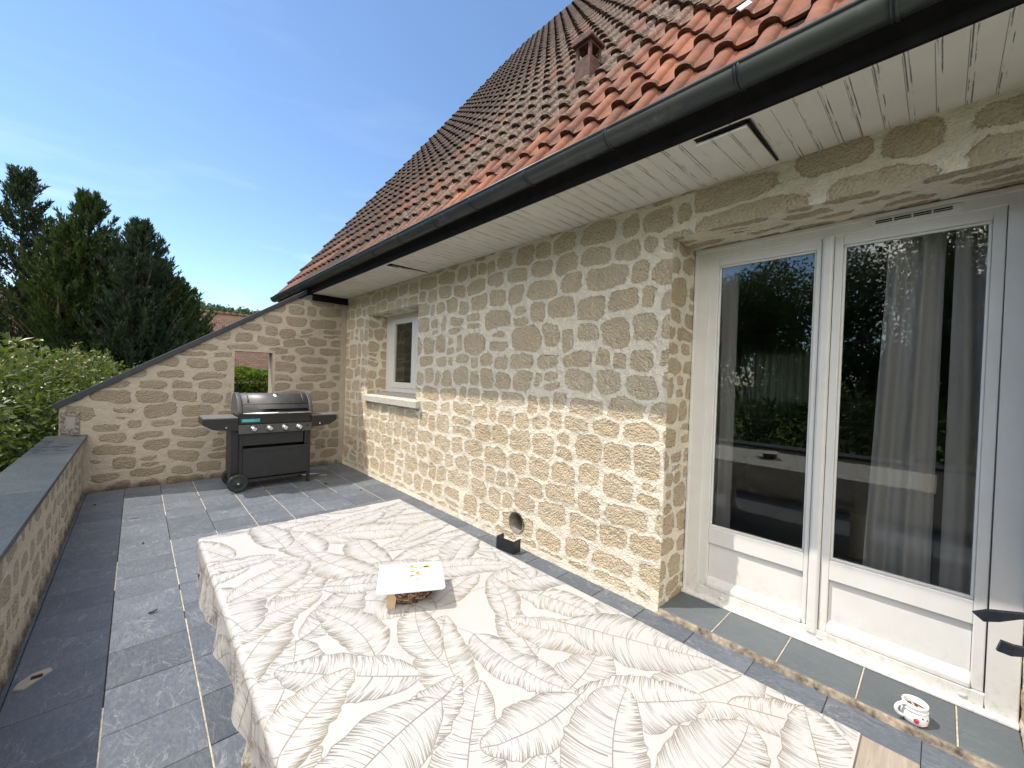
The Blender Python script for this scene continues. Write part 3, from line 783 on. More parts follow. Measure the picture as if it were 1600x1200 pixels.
# ================================================================== BARBECUE
bq = empty('barbecue', (1.42, 6.45, 0), 'black four-burner gas barbecue with chrome knobs against the side wall', 'barbecue')
M_bb = simple('black_enamel', (.012, .012, .014), .4, .0, .25, 12)
M_lid = simple('grey_black_lid', (.085, .087, .092), .45, .2, .2, 7)
M_bpan = simple('charcoal_panel', (.016, .018, .021), .5, .1, .15, 9)
M_shelf = simple('grey_shelf_top', (.16, .165, .17), .42, .2, .12, 12)
M_ctrl = simple('grey_control_panel', (.075, .075, .08), .4, .4, .1, 14)
M_chrome = simple('chrome', (.78, .79, .80), .14, 1.0, .03, 20)
M_tyre = simple('black_plastic', (.010, .018, .019), .55, .0, .2, 30)
M_teal = simple('teal_sticker', (.025, .33, .40), .5, .0, .1, 40)
M_bglass = simple('smoked_glass', (.006, .006, .008), .08, .0, .1, 10)
BF = 6.20
# lid: barrel profile in (y,z), open at the bottom
arcp = [(BF + .0, 1.005), (BF - .004, 1.03), (BF + .012, 1.10), (BF + .04, 1.155), (BF + .085, 1.21), (BF + .14, 1.25), (BF + .21, 1.272), (BF + .30, 1.272), (BF + .38, 1.24), (BF + .44, 1.18), (BF + .47, 1.09), (BF + .475, 1.005)]
b = MB(); b.prism([(p_[0], p_[1]) for p_ in arcp], 'x', .985, 1.835, smooth=True); lid = b.build('lid', M_lid, bq)
for xa, xb in ((.955, 1.005), (1.815, 1.865)):
    big = [(6.435 + (p_[0] - 6.435) * 1.04, 1.005 + (p_[1] - 1.005) * 1.035) for p_ in arcp]
    b = MB(); b.prism(big, 'x', xa, xb, smooth=True); b.build('lid_end', M_lid, lid, bevel=.004)
b = MB()
w0, w1 = (BF - .008, 1.035), (BF + .031, 1.140)
b.prism([(w0[0], w0[1]), (w1[0], w1[1]), (w1[0] + .012, w1[1]), (w0[0] + .012, w0[1])], 'x', 1.03, 1.80); b.build('lid_window', M_bglass, lid)
b = MB(); b.tube([(1.01, BF - .05, 1.018), (1.83, BF - .05, 1.018)], .013, 12)
for x in (1.04, 1.80): b.tube([(x, BF - .05, 1.018), (x, BF + .01, 1.025)], .008, 8)
b.build('lid_handle', M_chrome, lid)
for x in (1.075, 1.745):
    pts = [(x, p_[0] - .004, p_[1] + .004) for p_ in arcp[3:8]]
    b = MB(); b.tube(pts, .006, 8); b.build('lid_rib', M_lid, lid)
b = MB(); b.lathe([(.0, .012), (.034, .010), (.038, .0)], (0, 0, 0), 20); R_ = Matrix.Translation((1.42, BF + .13, 1.247)) @ Matrix.Rotation(.75, 4, 'X')
b.v = [tuple(R_ @ Vector(q)) for q in b.v]; b.build('thermometer', M_chrome, lid)
b = MB(); b.box(.975, 1.845, BF + .005, BF + .47, .872, 1.003); fb = b.build('firebox', M_bb, bq, bevel=.006)
b = MB(); b.box(1.005, 1.21, BF + .001, BF + .006, .902, .944); st_ = b.build('teal_label', M_teal, fb)
b = MB(); b.box(1.018, 1.135, BF - .0005, BF + .002, .925, .930); b.box(1.018, 1.16, BF - .0005, BF + .002, .914, .918)
b.build('label_print', simple('pale_print', (.25, .55, .60), .6), st_)
b = MB(); b.prism([(BF - .022, .868), (BF + .02, .870), (BF + .02, .752), (BF - .030, .752)], 'x', .968, 1.852); cp = b.build('control_panel', M_ctrl, bq, bevel=.004)
src = None
for x in (1.137, 1.322, 1.505, 1.685):
    if src is None:
        b = MB(); b.lathe([(.0, -.0), (.044, 0), (.044, .010), (.034, .014), (.031, .036), (.027, .040), (0, .040)], (0, 0, 0), 24); b.box(-.006, .006, -.028, .028, .038, .050)
        R_ = Matrix.Translation((x, BF - .026, .815)) @ Matrix.Rotation(PI / 2, 4, 'X') @ Matrix.Rotation(.25, 4, 'Z'); b.v = [tuple(R_ @ Vector(q)) for q in b.v]
        src = b.build('knob', M_chrome, cp); x0_ = x
    else:
        c = src.copy(); C.objects.link(c); c.parent = cp; c.location.x = src.location.x + x - x0_
b = MB(); b.tube([(1.79, BF - .02, .825), (1.79, BF - .036, .825)], .014, 14); b.build('igniter_button', M_black_paint, cp)
# side shelves with tapering brackets
for (x0, x1, ta, tb) in ((.600, .970, .975, .0), (1.850, 2.205, .965, .0)):
    outer = x0 if x0 < 1 else x1; inner = x1 if x0 < 1 else x0
    b = MB(); d = 1 if outer < inner else -1
    poly = [(outer, .955), (outer, .885), (outer + d * .10, .822), (inner, .792), (inner, .955)]
    for ya in (BF - .005, BF + .44): b.prism(poly, 'x' if 0 else 'y', ya, ya + .022)
    b.box(min(outer, outer + d * .022), max(outer, outer + d * .022), BF + .017, BF + .44, .885, .955)
    sh = b.build('side_shelf', M_bb, bq, bevel=.004)
    b = MB(); b.box(x0 + .004, x1 - .004, BF - .001, BF + .46, .955, .972); b.build('shelf_top', M_shelf, sh, bevel=.005)
    b = MB(); b.tube([(outer + d * .24, BF - .005, .845), (outer + d * .24, BF - .010, .845)], .010, 12); b.build('bolt', M_chrome, sh)
# cart
for (x, y, z0) in ((.985, BF + .015, .10), (.90, BF + .40, .10), (1.81, BF + .015, .0), (1.81, BF + .40, .0)):
    b = MB(); b.box(x, x + .040, y, y + .035, z0, .86); b.build('cart_leg', M_bb, bq, bevel=.003)
b = MB(); b.box(.90, .99, BF + .05, BF + .40, .14, .86); b.box(1.815, 1.848, BF + .05, BF + .40, .10, .86); b.box(.94, 1.84, BF + .43, BF + .445, .10, .86); b.box(.985, 1.85, BF + .02, BF + .43, .115, .14)
b.box(1.77, 1.81, BF + .021, BF + .05, .56, .75)
b.build('cart_body', M_bb, bq)
b = MB(); b.box(1.026, 1.755, BF + .022, BF + .04, .588, .745); b.build('upper_panel', M_bpan, bq, bevel=.003)
b = MB(); b.box(1.026, 1.812, BF + .008, BF + .03, .158, .552); b.box(1.026, 1.812, BF + .002, BF + .010, .505, .552); b.box(1.05, 1.80, BF + .006, BF + .009, .175, .495); b.build('front_panel', M_bpan, bq, bevel=.004)
for y in (BF - .035, BF + .42):
    b = MB(); prf = [(.0, -.026), (.030, -.027), (.045, -.020), (.085, -.020), (.100, -.026), (.115, -.018), (.117, 0), (.115, .018), (.10, .026), (0, .026)]
    b.lathe(prf, (0, 0, 0), 36); R_ = Matrix.Translation((.972, y, .118)) @ Matrix.Rotation(-PI / 2, 4, 'X'); b.v = [tuple(R_ @ Vector(q)) for q in b.v]
    wh = b.build('wheel', M_tyre, bq)
    b = MB(); b.tube([(.972, y - .026, .118), (.972, y - .034, .118)], .012, 12); b.build('hub_cap', M_chrome, wh)
b = MB(); b.tube([(.972, BF - .03, .118), (.972, BF + .42, .118)], .012, 10); b.build('axle', M_bb, bq)

# ================================================================== TABLE AND CLOTH
TX0, TX1, TY0, TY1, TZ = .235, 1.312, .005, 2.485, .752
t = NT('whitewashed_planks'); p = t.pos()
g = t.noise(t.mapping(p, (1.2, 30, 1)), 3.0, 6, .7, .6)
c = t.mix(t.rng(g, .3, .7), (.25, .21, .165), (.36, .315, .26)); c = t.mix(t.math('MULTIPLY', t.rng(t.noise(t.mapping(p, (3, 40, 1)), 4, 5, .7), .58, .66), .6), c, (.20, .15, .11))
M_plank = t.done(t.bsdf(c, .7, 0, t.bump(g, .3, .003), .3))
t = NT('whitewashed_leg'); p = t.pos(); g = t.noise(t.mapping(p, (14, 14, 2)), 3, 6, .7)
c = t.mix(t.rng(g, .3, .7), (.44, .41, .36), (.58, .55, .50)); z = t.sep(p)[2]
c = t.mix(t.math('MULTIPLY', t.rng(t.math('ADD', z, t.math('MULTIPLY', g, .2)), .32, .08), t.rng(t.noise(p, 40, 5, .7), .45, .6)), c, (.16, .12, .08))
M_leg = t.done(t.bsdf(c, .8, 0, t.bump(g, .4, .004), .25))
tb = empty('dining_table', (.77, 1.25, 0), 'long wooden dining table with whitewashed plank top under a leaf-patterned cloth', 'table')
b = MB(); npk = 6; w = (TY1 - TY0)
for k in range(13):
    y0 = TY0 + k * w / 13; b.box(TX0, TX1, y0 + .001, y0 + w / 13 - .001, TZ - .032, TZ + rnd.uniform(-.0005, 0))
b.build('tabletop', M_plank, tb, bevel=.002, seg=1)
b = MB(); frame_boxes(b, TX0 + .08, TX1 - .08, TY0 + .08, TY1 - .08, TZ - .13, TZ - .033, .03)
b.v = []; b.f = []; b.m = []; b.sm = []
b.box(TX0 + .09, TX0 + .115, TY0 + .15, TY1 - .15, TZ - .13, TZ - .033); b.box(TX1 - .115, TX1 - .09, TY0 + .15, TY1 - .15, TZ - .13, TZ - .033)
b.box(TX0 + .116, TX1 - .116, TY0 + .15, TY0 + .175, TZ - .13, TZ - .033); b.box(TX0 + .116, TX1 - .116, TY1 - .175, TY1 - .15, TZ - .13, TZ - .033)
b.build('apron', M_leg, tb)
for x, y in ((.402, 1.86), (1.15, 1.86), (.402, .5), (1.15, .5)):
    b = MB(); b.lathe([(0, 0), (.074, 0), (.078, .02), (.066, .05), (.060, .10), (.062, .5), (.066, TZ - .14), (.066, TZ - .033)], (x, y, 0), 28); b.build('leg', M_leg, tb)

# cloth: flat pattern coordinates (s across, t along) mapped over the table edge
CX0, CX1, CY0, CY1 = TX0 - .006, TX1 + .006, .108, TY1 + .006
CZ = TZ + .0035; RR = .016
Wc, Lc = CX1 - CX0, CY1 - CY0
DL, DR, DF = .165, .17, .19
def cloth(s, t):
    s = np.asarray(s, float); t = np.asarray(t, float)
    s = np.where(s < 0, s * (.52 + .48 * np.clip(t / 2.3, 0, 1)), s)     # hangs lower towards the far end
    cs = np.clip(s, RR, Wc - RR); ct = np.clip(t, -9, Lc - RR)
    qs, qt = s - cs, t - ct; r = np.hypot(qs, qt); d = np.maximum(r, 1e-9)
    ns, nt = qs / d, qt / d
    ang = np.clip(r / RR, 0, PI / 2); out = RR * np.sin(ang); drop = RR * (1 - np.cos(ang)); ex = np.maximum(r - RR * PI / 2, 0)
    along = np.where(np.abs(ns) > np.abs(nt), ct, cs + 5)
    k = ex / .16
    wav = .016 * np.sin(along * 13 + 1.5 * np.sin(along * 4.1)) * k + .006 * np.sin(along * 31 + 2) * k
    out = out + ex * .07 + wav * np.clip(k * 2, 0, 1); drop = drop + ex * .98
    P3 = np.stack([s, t, s * 0], -1).reshape(-1, 3)
    ripple = (vn(P3, 3.2, 2) * .0036 + vn(P3, 8, 3) * .0015).reshape(s.shape)
    ripple = ripple + -.003 * np.exp(-(((s - .36 * Wc) / .02) ** 2)) + -.003 * np.exp(-(((t - 1.25 - .03 * s) / .02) ** 2)) + -.0025 * np.exp(-(((t - .62) / .02) ** 2))
    flat = np.clip(1 - r / RR, 0, 1)
    x = CX0 + cs + ns * out; y = CY0 + ct + nt * out; z = CZ - drop + (ripple + .0025) * flat
    return np.stack([x, y, z], -1)
def cloth_n(s, t):
    e = 4e-4
    a = cloth(s + e, t) - cloth(s - e, t); b_ = cloth(s, t + e) - cloth(s, t - e)
    n = np.cross(a, b_); return n / np.maximum(np.linalg.norm(n, axis=-1, keepdims=True), 1e-12)
def dens(a, b_, c, d):   # grid with fine cells where the cloth bends
    return np.unique(np.round(np.concatenate([np.linspace(a, b_, max(2, int((b_ - a) / .009) + 1)), *[np.linspace(m - .004, m + RR * 1.7, 16) for m in c], *[np.linspace(m - RR * 1.7, m + .004, 16) for m in d]]), 5))
gs = dens(-DL, Wc + DR, [Wc - RR], [RR]); gt = dens(0, Lc + DF, [Lc - RR], [])
Sg, Tg = np.meshgrid(gs, gt, indexing='ij'); V = cloth(Sg, Tg).reshape(-1, 3); F = grid_faces(len(gs), len(gt))
# leaf drawing -> thin tapering ink strokes lying on the cloth
strokes = []   # (pts Nx2, width N, tone)
r_ = random.Random(5)
leaves = []
def qbez(a, b_, c, n): t = np.linspace(0, 1, n)[:, None]; return a * (1 - t) ** 2 + b_ * 2 * t * (1 - t) + c * t * t
def make_leaf(cx, cy, ang, Ln, Wd, bend):
    d = np.array([math.cos(ang), math.sin(ang)]); nrm = np.array([-d[1], d[0]]); c0 = np.array([cx, cy])
    a = c0 - d * Ln / 2; c = c0 + d * Ln / 2; m = c0 + nrm * bend * Ln
    n = 60; mid = qbez(a, m, c, n); tg = np.gradient(mid, axis=0); tg /= np.linalg.norm(tg, axis=1)[:, None]; nn = np.stack([-tg[:, 1], tg[:, 0]], 1)
    t = np.linspace(0, 1, n)
    prof = np.sin(PI * np.clip(t, 0, 1) ** .72) ** .62
    seedv = r_.uniform(0, 90)
    edges = []
    for sd in (1, -1):
        wob = 1 + .13 * vn(np.stack([t * 9 + seedv, t * 0 + sd, t * 0], 1), 1.0, 4) + .10 * vn(np.stack([t * 25 + seedv, t * 0 + sd, t * 0], 1), 1.0, 5)
        edges.append(Wd / 2 * prof * wob * (r_.uniform(.8, 1.15)))
    side = []
    for sd, ew in zip((1, -1), edges):
        fwd = .34 * ew
        side.append(mid + nn * (ew * sd)[:, None] + tg * fwd[:, None])
    poly = np.vstack([side[0], side[1][::-1]])
    st_ = []
    tone = r_.random()
    st_.append((mid, np.linspace(.0030, .0012, n), tone))
    stem = qbez(a - d * Ln * .16 + nrm * r_.uniform(-.03, .03), a - d * Ln * .07, a, 6); st_.append((stem, np.full(6, .0016), tone))
    for k, (sd, ew) in enumerate(zip((1, -1), edges)):
        L_ = side[k]; w = .0011 + .0022 * np.clip(vn(np.stack([t * 14 + seedv, t * 0 + k, t * 0], 1), 1, 6), 0, 1)
        st_.append((L_, w, tone))
        K = int(Ln * 270)
        for i in range(K):
            ti = (i + r_.random()) / K; f = ti * (n - 1); i0 = min(int(f), n - 2); fr = f - i0
            root = mid[i0] * (1 - fr) + mid[i0 + 1] * fr; tip = L_[i0] * (1 - fr) + L_[i0 + 1] * fr
            tgv = tg[i0]; ln_ = np.linalg.norm(tip - root)
            if ln_ < .008: continue
            ctrl = (root + tip) / 2 - tgv * ln_ * .13
            full = qbez(root, ctrl, tip, 12)
            q = r_.random(); wv = .0011 + r_.random() * .0011
            if q < .74:      # from the margin inwards
                j = int(12 * (1 - r_.choice((.2, .26, .34, .44, .6)))); seg = full[min(j, 9):]; st_.append((seg, np.linspace(.0003, wv * 1.25, len(seg)), tone))
            elif q < .93:    # from the midrib outwards
                j = int(12 * r_.choice((.25, .35, .5))) + 2; seg = full[:j]; st_.append((seg, np.linspace(wv, .0003, len(seg)), tone))
            elif q < .97:
                st_.append((full[1:], np.linspace(wv * .6, wv * .9, 11), tone))
    return poly, st_
def inside(P, poly):
    x, y = P[:, 0], P[:, 1]; res = np.zeros(len(P), bool); n = len(poly)
    for i in range(n):
        x0, y0 = poly[i]; x1, y1 = poly[i - 1]
        if y0 == y1: continue
        c = (y0 > y) != (y1 > y); res ^= c & (x < (x1 - x0) * (y - y0) / (y1 - y0) + x0)
    return res
pts_l = []
tries = 0
while len(pts_l) < 136 and tries < 20000:
    tries += 1
    q = (r_.uniform(-.2, Wc + .2), r_.uniform(-.12, Lc + .22)); md = .160
    if all((q[0] - p_[0]) ** 2 + (q[1] - p_[1]) ** 2 > md * md for p_ in pts_l): pts_l.append(q)
r_.shuffle(pts_l)
for (cx, cy) in pts_l:
    Ln = r_.choice((.30, .36, .41, .47)); pl, ss = make_leaf(cx, cy, r_.choice((.6, -.5, 2.2, 1.3, -1.2, 3.0, 0.1)) + r_.uniform(-.5, .5), Ln, Ln * r_.uniform(.40, .56), r_.uniform(-.18, .18))
    bb0, bb1 = pl.min(0), pl.max(0); keep = []
    for (P_, w_, tn_) in strokes:
        if (P_.max(0) < bb0).any() or (P_.min(0) > bb1).any(): keep.append((P_, w_, tn_)); continue
        ins = inside(P_, pl)
        if not ins.any(): keep.append((P_, w_, tn_)); continue
        run = []
        for k in range(len(P_) + 1):
            if k < len(P_) and not ins[k]: run.append(k)
            else:
                if len(run) >= 2: keep.append((P_[run], w_[run], tn_))
                run = []
    strokes = keep + ss
IV, IF, IT = [], [], []; nb = 0
for (P_, w_, tn_) in strokes:
    ok = (P_[:, 0] > -DL + .002) & (P_[:, 0] < Wc + DR - .002) & (P_[:, 1] > .003) & (P_[:, 1] < Lc + DF - .002)
    if not ok.all():
        ii = np.where(ok)[0]
        if len(ii) < 2 or ii[-1] - ii[0] + 1 != len(ii): continue
        P_ = P_[ii]; w_ = w_[ii]
    if len(P_) > 7 and len(P_) < 13: P_ = P_[[0, 2, 4, 6] + ([8, 10, 11] if len(P_) > 11 else list(range(7, len(P_))))]; w_ = np.linspace(w_[0], w_[-1], len(P_))
    tg = np.gradient(P_, axis=0); tg /= np.maximum(np.linalg.norm(tg, axis=1), 1e-9)[:, None]; nn = np.stack([-tg[:, 1], tg[:, 0]], 1)
    n = len(P_)
    A = P_ + nn * w_[:, None] / 2; B = P_ - nn * w_[:, None] / 2
    IV.append(np.vstack([A, B])); IT.append(np.full(2 * n, tn_))
    IF += [(nb + k, nb + k + 1, nb + n + k + 1, nb + n + k) for k in range(n - 1)]; nb += 2 * n
IV = np.vstack(IV); IT = np.concatenate(IT)
I3 = cloth(IV[:, 0], IV[:, 1]) + cloth_n(IV[:, 0], IV[:, 1]) * .0007
t = NT('oilcloth'); p = t.obj()
c = t.mix(t.rng(t.noise(p, 5, 4), .3, .7), (.455, .446, .438), (.425, .418, .412))
M_cloth = t.done(t.bsdf(c, t.rng(t.noise(p, 14, 3), .3, .7, .40, .52), 0, t.bump(t.noise(p, 16, 4), .10, .004), .4))
t = NT('printed_ink'); k = t.attr('tint'); n_ = t.noise(t.obj(), 9, 3)
c = t.mix(t.rng(k, .3, .8), (.225, .207, .178), (.285, .243, .165)); c = t.mix(t.rng(n_, .35, .7, 0, .45), c, (.33, .31, .28))
M_ink = t.done(t.bsdf(c, .5, 0, None, .3))
allV = np.vstack([V, I3]); allF = np.vstack([F, np.array(IF) + len(V)])
cl_ = np_mesh('tablecloth', allV, allF, [M_cloth, M_ink], None, dict(tint=np.concatenate([np.zeros(len(V)), IT])), True, np.concatenate([np.zeros(len(F)), np.ones(len(IF))]), origin=(.77, 1.3, .755))
tag(cl_, 'off-white tablecloth printed with grey banana leaves, draped over the long table', 'tablecloth')

# ================================================================== THINGS ON THE TABLE
ctr = Vector((.775, 1.358, 0)); ax = Vector((.211, -.115, 0)).normalized(); ay = Vector((.100, .206, 0)).normalized(); ay = Vector((-ax.y, ax.x, 0))
Mb = Matrix((( ax.x, ay.x, 0, ctr.x), (ax.y, ay.y, 0, ctr.y), (0, 0, 1, 0), (0, 0, 0, 1)))
M_basket = NT('woven_wicker'); t = M_basket; p = t.obj()
wv = t.node('TexWave', wave_type='BANDS', bands_direction='Z'); t.put(wv.inputs[0], p); wv.inputs['Scale'].default_value = 42; wv.inputs['Distortion'].default_value = 6; wv.inputs['Detail'].default_value = 3
c = t.mix(t.rng(t.noise(p, 60, 3), .42, .58), (.075, .03, .018), (.52, .33, .20)); M_basket = t.done(t.bsdf(t.mix(t.rng(wv.outputs[0], .1, .45), (.04, .018, .012), c), .6, 0, t.bump(wv.outputs[0], .7, .004)))
bk = empty('basket', (.775, 1.345, .758), 'small dark brown woven basket on the tablecloth beneath the white board', 'basket')
b = MB(); n = 40
prof_ = [(0.0, .0), (.052, .0), (.058, .006), (.072, .03), (.080, .058), (.083, .061), (.080, .064), (.074, .058), (.066, .03), (.05, .010), (0, .008)]
b.lathe(prof_, (.775, 1.345, .759), n, sx=1.18, sy=.88)
b.build('bowl', M_basket, bk)
b = MB()
for zz, rr_ in ((.014, .0625), (.026, .0705), (.038, .0755), (.050, .079)):
    pts = [(.775 + 1.18 * (rr_ + .002 * math.sin(k * PI)) * math.cos(2 * PI * k / 40), 1.345 + .88 * (rr_ + .0025 * (-1) ** k) * math.sin(2 * PI * k / 40), .759 + zz) for k in range(41)]
    b.tube(pts, .0036, 6, cap=False)
for k in range(20):
    a = 2 * PI * (k + .5) / 20; b.tube([(.775 + 1.18 * q * math.cos(a), 1.345 + .88 * q * math.sin(a), .759 + z_) for q, z_ in ((.060, .004), (.0745, .03), (.0835, .06))], .0042, 6)
b.build('weave', M_basket, bk)
b = MB()
b.prism([(.0, 0), (.022, .0), (.030, .066), (-.008, .066)], 'y', -.003, .003, M=Matrix.Translation((.668, 1.325, .7585)) @ Matrix.Rotation(-.35, 4, 'Z'))
b.prism([(.0, 0), (.020, .0), (.012, .066), (-.008, .066)], 'y', -.003, .003, M=Matrix.Translation((.667, 1.328, .7585)) @ Matrix.Rotation(.9, 4, 'Z'))
cd = b.build('cardboard_flap', simple('cardboard', (.50, .36, .23), .8), None, (.67, 1.325, .7585))
tag(cd, 'folded tan cardboard piece standing beside the small basket on the table', 'cardboard')
M_board = simple('white_laminate', (.60, .62, .66), .25, var=.03, scale=6)
M_yel = simple('ochre_paint', (.50, .26, .008), .5, var=.25, scale=40); M_yel2 = simple('lemon_paint', (.55, .42, .015), .5, var=.2, scale=40); M_gm = simple('grey_marks', (.45, .46, .50), .5)
b = MB(); hw, hh, cr = .121, .110, .016
out = []
for (sx2, sy2, a0) in ((1, 1, 0), (-1, 1, 90), (-1, -1, 180), (1, -1, 270)):
    for k in range(6):
        a = math.radians(a0 + 18 * k); out.append((sx2 * (hw - cr) + cr * math.cos(a), sy2 * (hh - cr) + cr * math.sin(a)))
ZB = .8255
b.prism(out, 'z', ZB, ZB + .004, M=Mb)
def mark(pts, w, mi):
    pts = [np.array(q, float) for q in pts]; n = len(pts); A, B = [], []
    for i in range(n):
        d = pts[min(i + 1, n - 1)] - pts[max(i - 1, 0)]; d = d / np.linalg.norm(d); m = np.array([-d[1], d[0]]); ww = (w[i] if isinstance(w, list) else w) * 1.5
        A.append(Mb @ Vector((*(pts[i] + m * ww / 2), ZB + .0046))); B.append(Mb @ Vector((*(pts[i] - m * ww / 2), ZB + .0046)))
    b.add(A + B, [(i, i + 1, n + i + 1, n + i) for i in range(n - 1)], mi)
def dab(x, y, rx, ry, a, mi):
    q = [(x + rx * math.cos(t_) * math.cos(a) - ry * math.sin(t_) * math.sin(a), y + rx * math.cos(t_) * math.sin(a) + ry * math.sin(t_) * math.cos(a)) for t_ in np.linspace(0, 2 * PI, 13)[:-1]]
    q = [(x + (a_ - x) * 1.4, y + (b_ - y) * 1.4) for a_, b_ in q]
    b.add([Mb @ Vector((*p_, ZB + .0046)) for p_ in q], [tuple(range(12))], mi)
mark([(-.085, .066), (-.05, .066), (-.022, .066), (-.010, .070), (-.004, .082), (.006, .092), (.03, .094)], [.0012, .0016, .002, .002, .002, .0024, .0006], 1)
mark([(.018, .092), (.005, .087), (-.001, .079), (.006, .072), (.02, .068), (.04, .066), (.056, .069), (.066, .073)], [.001, .004, .008, .008, .005, .004, .006, .003], 2)
mark([(.048, .068), (.062, .078), (.074, .088)], [.004, .006, .002], 2); mark([(.05, .067), (.066, .067), (.078, .063)], [.005, .006, .002], 1); mark([(.05, .069), (.07, .073)], [.006, .003], 2)
for q in ((.004, .040, .007, .0035, .2), (.024, .026, .008, .004, .9), (.028, .012, .005, .004, .1), (.002, .004, .007, .0045, .2)): dab(*q, 1)
mark([(.016, -.018), (.024, -.028), (.020, -.036)], .0022, 1); mark([(.024, -.028), (.030, -.022)], .002, 1)
for q in ((.04, -.034), (.052, -.036), (.06, -.026), (.064, -.012), (.078, -.02), (.036, -.022), (.07, -.034)): dab(q[0], q[1], .0025, .001, .6, 3)
bd = b.build('painted_board', [M_board, M_yel, M_yel2, M_gm], None, (.775, 1.358, ZB))
tag(bd, 'white board with yellow painted strokes lying on the small basket', 'board')

# ================================================================== MUG on the step
mc = Vector((2.715, .038, .0355))
M_mug = simple('white_ceramic', (.80, .80, .80), .18, var=.03); M_red = simple('red_glaze', (.62, .02, .06), .2, var=.2); M_spot = simple('black_glaze', (.05, .045, .05), .25); M_pink = simple('pink_glaze', (.72, .38, .38), .3)
t = NT('ash_and_butts'); p = t.obj(); c = t.mix(t.rng(t.noise(p, 180, 4, .7), .4, .6), (.02, .012, .008), (.16, .09, .06)); M_ash = t.done(t.bsdf(c, .95, 0, t.bump(t.noise(p, 200, 3), .8, .006)))
mg = empty('mug', mc, 'white mug with a red-nosed smiling face standing on the slate door step', 'mug')
b = MB()
pr2 = [(0, .0), (.034, .0), (.041, .004), (.047, .018), (.049, .034), (.046, .050), (.0415, .055), (.0405, .057), (.046, .060), (.0475, .065), (.0455, .069), (.0425, .071), (.045, .074), (.047, .088), (.0455, .0925), (.042, .0925), (.041, .086), (.040, .062), (.038, .03), (0, .03)]
b.lathe(pr2, mc, 40); mb_ = b.build('body', M_mug, mg)
hd = Vector((-.62, .78, 0)).normalized()
b = MB(); pts = []
for a in np.linspace(-1.45, 1.45, 15):
    pts.append(mc + hd * (.040 + .040 * math.cos(a)) + Vector((0, 0, .052 + .030 * math.sin(a))))
b.tube(pts, [.0075] * 15, 10); b.build('handle', M_mug, mg)
b = MB(); b.lathe([(0, .064), (.0398, .064)], mc, 30); b.build('ash', M_ash, mg)
for (dx, dy, a) in ((.01, .006, .4), (-.012, -.012, 1.9), (.004, -.02, 1.1), (-.004, .018, 2.6)):
    b = MB(); d = Vector((math.cos(a), math.sin(a), .12)) * .011; o = mc + Vector((dx, dy, .069)); b.tube([o - d, o + d], .0038, 8); b.build('stub', simple('stub_paper', (.60, .48, .36), .9), mg)
def on_mug(ang, z, r, rad, mat, name, sx2=1, sz2=1, dep=.004):
    b = MB(); b.lathe([(0, dep), (r * .6, dep * .8), (r, 0), (r * .98, -.004)], (0, 0, 0), 16, sx=sx2, sy=sz2)
    d = Vector((math.cos(ang), math.sin(ang), 0)); R_ = Matrix.Translation(mc + d * rad + Vector((0, 0, z))) @ d.to_track_quat('Z', 'Y').to_matrix().to_4x4()
    b.v = [tuple(R_ @ Vector(q)) for q in b.v]; b.build(name, mat, mg)
fa = math.atan2(-1, -.28) 
fa = math.radians(200)
on_mug(fa - .18, .030, .0105, .0480, M_red, 'nose', .95, 1.1, .008)
on_mug(fa + .28, .046, .0040, .0465, M_spot, 'eye'); on_mug(fa + .72, .040, .0035, .048, M_spot, 'eye')
b = MB(); pts = [mc + Vector((math.cos(fa + a) * .0492, math.sin(fa + a) * .0492, .021 - .006 * math.cos((a - .2) * 2.2))) for a in np.linspace(-.25, .75, 10)]
b.tube(pts, .0018, 6); b.build('mouth', M_pink, mg)

# ================================================================== SMALL THINGS ON THE TERRACE
b = MB(); cA = Matrix.Translation((2.545, 2.70, 0)) @ Matrix.Rotation(.12, 4, 'Z')
b.box(-.055, -.049, -.105, .105, 0.001, .118, 0, cA); b.box(-.0485, .045, -.105, -.098, .001, .1175, 0, cA); b.box(-.0485, .045, .098, .105, .001, .1175, 0, cA)
us = b.build('steel_channel', M_steel, None, (2.545, 2.70, 0)); tag(us, 'short black steel U-channel standing on the tiles below the wall hole', 'steel bracket')
# wrought iron hooks by the right jamb
def hook(pts, w, th, label):
    o = empty('iron_hook', pts[-1], label, 'hook', 'black iron hooks by the right jamb')
    b = MB(); b.strip(pts, w, th, (0, -.25, 1)); b.build('blade', M_iron, o, bevel=.002)
    b = MB(); p_ = Vector(pts[-1]); b.tube([p_ - Vector((.0, .0, 0)), p_ + Vector((.06, -.0, -.0))], .014, 10); b.build('stem', M_iron, o)
hook([(2.52, -.115, .700), (2.53, -.150, .698), (2.55, -.19, .705), (2.585, -.24, .716), (2.63, -.30, .722), (2.66, -.36, .72)], [.003, .052, .046, .026, .016, .02], .014, 'upper black iron hook with an arrow-like tip beside the door frame')
hook([(2.50, -.185, .607), (2.51, -.22, .60), (2.55, -.27, .598), (2.60, -.32, .60), (2.66, -.37, .60)], [.046, .046, .034, .022, .02], .014, 'lower black iron hook with a blunt square end beside the door frame')
